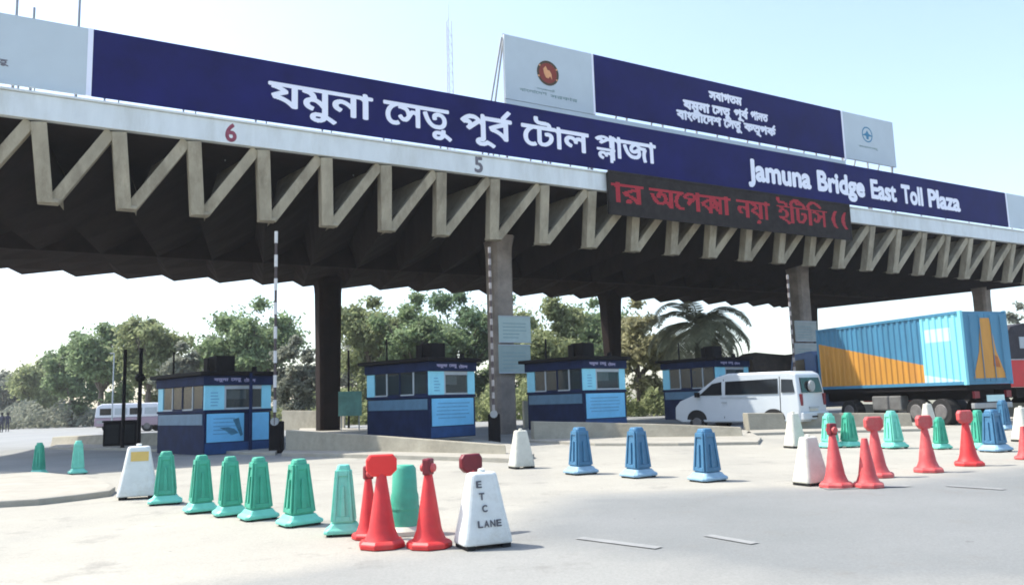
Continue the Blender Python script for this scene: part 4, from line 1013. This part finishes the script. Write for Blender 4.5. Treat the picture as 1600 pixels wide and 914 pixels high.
def tree(px, dist, ytop, wpx, label, leaf=L1, seed=0, n=5200, ls=.26, dens=1.5, low=.22, name='broadleaf_tree', sparse=False):
    rnd = random.Random(seed); g = Dp(px, 640, dist); g.z = 0
    H = (CAM + ray(px, ytop) * (dist / ray(px, ytop).y)).z; Rw = wpx / FPX * dist / 2
    t = thing(name, label, 'tree', g, rnd.random()*6, 'trees beyond the toll plaza')
    tk = MB(); th = H*.32; r0 = H*.028
    lean = Vector((rnd.uniform(-.05,.05), rnd.uniform(-.05,.05), 1))
    pts = [Vector((0,0,-.1)), lean*th*.5 + Vector((rnd.uniform(-.1,.1),0,0)), lean*th]
    tk.tube(pts[0], pts[1], r0*1.25, r0, 8); tk.tube(pts[1], pts[2], r0, r0*.8, 8)
    clumps = []
    nl = 7 if not sparse else 9
    for i in range(nl):
        a = i*2.4 + rnd.random(); e = rnd.uniform(.35, 1.25)
        ln = H*.62 * rnd.uniform(.75, 1.0)
        end = pts[2] + Vector((math.cos(a)*math.cos(e)*Rw*1.15, math.sin(a)*math.cos(e)*Rw*1.15, math.sin(e)*(H-th)*.86*rnd.uniform(.8,1)))
        mid = pts[2].lerp(end, .5) + Vector((rnd.uniform(-.3,.3), rnd.uniform(-.3,.3), rnd.uniform(0,.5)))
        tk.tube(pts[2], mid, r0*.5, r0*.32, 6); tk.tube(mid, end, r0*.32, r0*.12, 5)
        for q_ in range(3):
            f = rnd.uniform(.45, 1.05); c = pts[2].lerp(end, f) + Vector((rnd.uniform(-1,1), rnd.uniform(-1,1), rnd.uniform(-.6,.5))) * Rw*.28
            tk.tube(mid.lerp(end, min(1, f)), c, r0*.14, r0*.05, 4)
            clumps.append((c, rnd.uniform(.22,.42)*Rw*(.8 if sparse else 1)))
    for i in range(int(9*dens)):
        a = rnd.random()*6.28; rr = Rw*math.sqrt(rnd.random())*.85; z = rnd.uniform(low*H, H*.86) 
        zz = (z/H-.58)/.46; rr *= math.sqrt(max(.12, 1-zz*zz))
        clumps.append((Vector((rr*math.cos(a), rr*math.sin(a), z)), rnd.uniform(.26,.42)*Rw))
    clumps.append((Vector((0,0,H-.25*Rw)), .24*Rw))
    tk.build('trunk', BARK, t, smooth=True)
    V, Fc = [], []; n = int(n*3.2); ls *= .74
    tot = sum(r**2 for c, r in clumps)
    for c, r in clumps:
        for _ in range(int(n * r*r / tot)):
            d = Vector((rnd.gauss(0,1), rnd.gauss(0,1), rnd.gauss(0,1))).normalized()
            p = c + Vector((d.x, d.y, d.z*.8)) * r * abs(rnd.gauss(.78, .34)) * (.8 + .35*math.sin(d.x*5 + c.x*3)*math.sin(d.z*6 + c.z*2))
            if p.z > H: p.z = H - rnd.random()*.4
            if p.z < .15: continue
            s = ls * rnd.uniform(.6, 1.35)
            nn = (d*.6 + Vector((rnd.gauss(0,.6), rnd.gauss(0,.6), rnd.gauss(0,.6)+.3))).normalized(); q = nn.orthogonal().normalized(); w = nn.cross(q)
            a = rnd.random()*3.1; q, w = q*math.cos(a)+w*math.sin(a), w*math.cos(a)-q*math.sin(a)
            o = len(V); V += [p - q*s, p + w*s*.5, p + q*s, p - w*s*.5]; Fc.append((o, o+1, o+2, o+3))
    mb = MB(); mb.v = V; mb.f = Fc; mb.mi = [0]*len(Fc)
    me = bpy.data.meshes.new('crown'); me.from_pydata(V, [], Fc); me.materials.append(leaf); o = bpy.data.objects.new('crown', me); COL.objects.link(o); o.parent = t
    return t
tree(5, 135, 574, 90, 'hazy low tree at the far left edge', L5, 1, 4200, .42)
tree(62, 118, 556, 95, 'low rounded tree second from the left edge', L2, 2, 4600, .40)
tree(110, 96, 532, 90, 'medium green tree left of the pale lamp post', L1, 3, 5200, .34)
tree(158, 86, 499, 120, 'tall rounded green tree directly above the small bus', L1, 4, 6500, .32)
tree(232, 80, 492, 120, 'tall tree with brownish side behind the two black poles', L2, 5, 6200, .30)
tree(282, 74, 532, 70, 'thin greyish tree above the left end of first booth', L5, 6, 3000, .26, sparse=True)
tree(330, 92, 520, 80, 'small pale gappy tree above the first booth', L5, 7, 2600, .30, sparse=True)
tree(405, 78, 458, 145, 'tall green tree behind the first striped boom', L1, 8, 6800, .30)
tree(462, 55, 522, 75, 'grey-brown thicket tree between first boom and dark column', L5, 9, 5200, .20, low=.04, dens=2)
tree(585, 76, 455, 140, 'wide green tree above the left end of second booth', L2, 10, 7500, .30, low=.08)
tree(655, 72, 452, 120, 'dense tree above the cooler of the second booth', L1, 11, 7500, .28, low=.08)
tree(722, 78, 450, 115, 'dark green tree just left of the mint-board column', L3, 12, 6500, .30, low=.08)
tree(800, 80, 455, 120, 'tree partly hidden by the mint boards', L1, 13, 5200, .30, low=.08)
tree(868, 72, 455, 125, 'olive tree above the third booth', L2, 14, 6800, .28, low=.08)
tree(935, 84, 460, 110, 'tree behind the tapered dark column right of third booth', L1, 18, 4200, .3, low=.08)
tree(1003, 64, 462, 95, 'yellowish dry tree left of the palm', L4, 15, 5200, .24, low=.05)
tree(550, 120, 520, 120, 'low distant tree filling the gap right of dark column', L5, 16, 3200, .4, low=.05)
tree(1612, 90, 470, 60, 'pale tree seen above the red truck at the right edge', L5, 17, 2600, .3)
# low thicket in front of tree trunks: nobody could count it
def thicket(px0, px1, d0, d1, h, leaf, seed, name='undergrowth', n=9000, ls=.22):
    rnd = random.Random(seed); V, Fc = [], []
    for _ in range(n):
        px = rnd.uniform(px0, px1); d = rnd.uniform(d0, d1); g = Dp(px, 640, d)
        z = rnd.random()**.8 * h * (.6 + .4*math.sin(px*.09+d*.3)*math.sin(px*.043)); p = Vector((g.x, g.y, z)); s = ls*rnd.uniform(.6,1.3)
        nn = Vector((rnd.gauss(0,1), rnd.gauss(0,1), rnd.gauss(0,1))).normalized(); q = nn.orthogonal().normalized(); w = nn.cross(q); o = len(V)
        V += [p-q*s, p+w*s*.5, p+q*s, p-w*s*.5]; Fc.append((o,o+1,o+2,o+3))
    me = bpy.data.meshes.new(name); me.from_pydata(V, [], Fc); me.materials.append(leaf); o = bpy.data.objects.new(name, me); COL.objects.link(o); o['kind'] = 'stuff'; o['label'] = 'low tangled undergrowth beneath the trees'; o['category'] = 'undergrowth'
thicket(-60, 330, 92, 110, 3.4, L5, 31, n=9000, ls=.32); thicket(300, 620, 62, 70, 3.0, L2, 32, n=8000); thicket(560, 1060, 60, 68, 3.6, L2, 33, n=12000); thicket(1000, 1250, 75, 85, 2.5, L3, 34, n=5000)

# date palm
rnd = random.Random(5); gpal = Dp(1100, 640, 50); gpal.z = 0
pt = thing('palm_tree', 'date palm with drooping feathery fronds behind the dark fourth booth', 'palm tree', gpal)
hp = (CAM + ray(1100, 512) * (50 / ray(1100, 512).y)).z
k = MB(); zz = 0; i = 0
while zz < hp - .3: k.lathe([(.30,0),(.36,.16),(.29,.2)], 12, (0,0,zz)); zz += .19
k.lathe([(.32,0),(.5,.3),(.42,.7),(.1,.9)], 12, (0,0,hp-.6)); k.build('trunk', BARK, pt)
PF = leafmat('palm_leaf', (.26,.27,.18))
for fi in range(38):
    a = fi*2.399; e = rnd.uniform(-.15, 1.35) if fi > 8 else rnd.uniform(-.6, 0); ln = rnd.uniform(4.0, 5.0)
    k = MB(); p = Vector((0,0,hp)); dirh = Vector((math.cos(a), math.sin(a), 0)); N = 16; cur = e; pts = [p.copy()]
    for s in range(N):
        st = ln/N; p = p + (dirh*math.cos(cur) + Vector((0,0,1))*math.sin(cur))*st; cur -= .10 + .006*s; pts.append(p.copy())
    sd = Vector((-dirh.y, dirh.x, 0))
    for s in range(N):
        k.tube(pts[s], pts[s+1], .03*(1-s/N)+.008, n=4)
        if s > 1:
            for h_ in (0, .5):
                b = pts[s].lerp(pts[s+1], h_); tdir = (pts[s+1]-pts[s]).normalized(); lw = .8*math.sin(math.pi*min(1,(s+1.5)/(N+1)))+.16
                for sg in (-1, 1):
                    tip = b + sd*sg*lw*.8 + tdir*lw*.55 + Vector((0,0,-.22*lw+rnd.uniform(-.06,.06))); w = tdir*.06
                    k.add([b-w, b+w, b.lerp(tip,.6)+w*.9, tip, b.lerp(tip,.6)-w*.9], [(0,1,2,3,4)])
    k.build('frond', PF, pt)

# ================================================================== HAZE
hb_ = MB().box(-320, 420, -30, 420, -1.0, 130); hzo = hb_.build('haze', bpy.data.materials.new('haze_air')); hzo['kind'] = 'stuff'; hzo['label'] = 'thin pale summer haze over the plaza'; hzo['category'] = 'haze'
hm_ = hzo.data.materials[0]; hm_.use_nodes = True; hn = hm_.node_tree
for n_ in list(hn.nodes):
    if n_.type != 'OUTPUT_MATERIAL': hn.nodes.remove(n_)
pv = hn.nodes.new('ShaderNodeVolumePrincipled'); pv.inputs['Color'].default_value = (.93, .97, 1, 1); pv.inputs['Density'].default_value = 0.0004; pv.inputs['Anisotropy'].default_value = 0.2
hn.links.new(pv.outputs[0], [n_ for n_ in hn.nodes if n_.type == 'OUTPUT_MATERIAL'][0].inputs['Volume'])
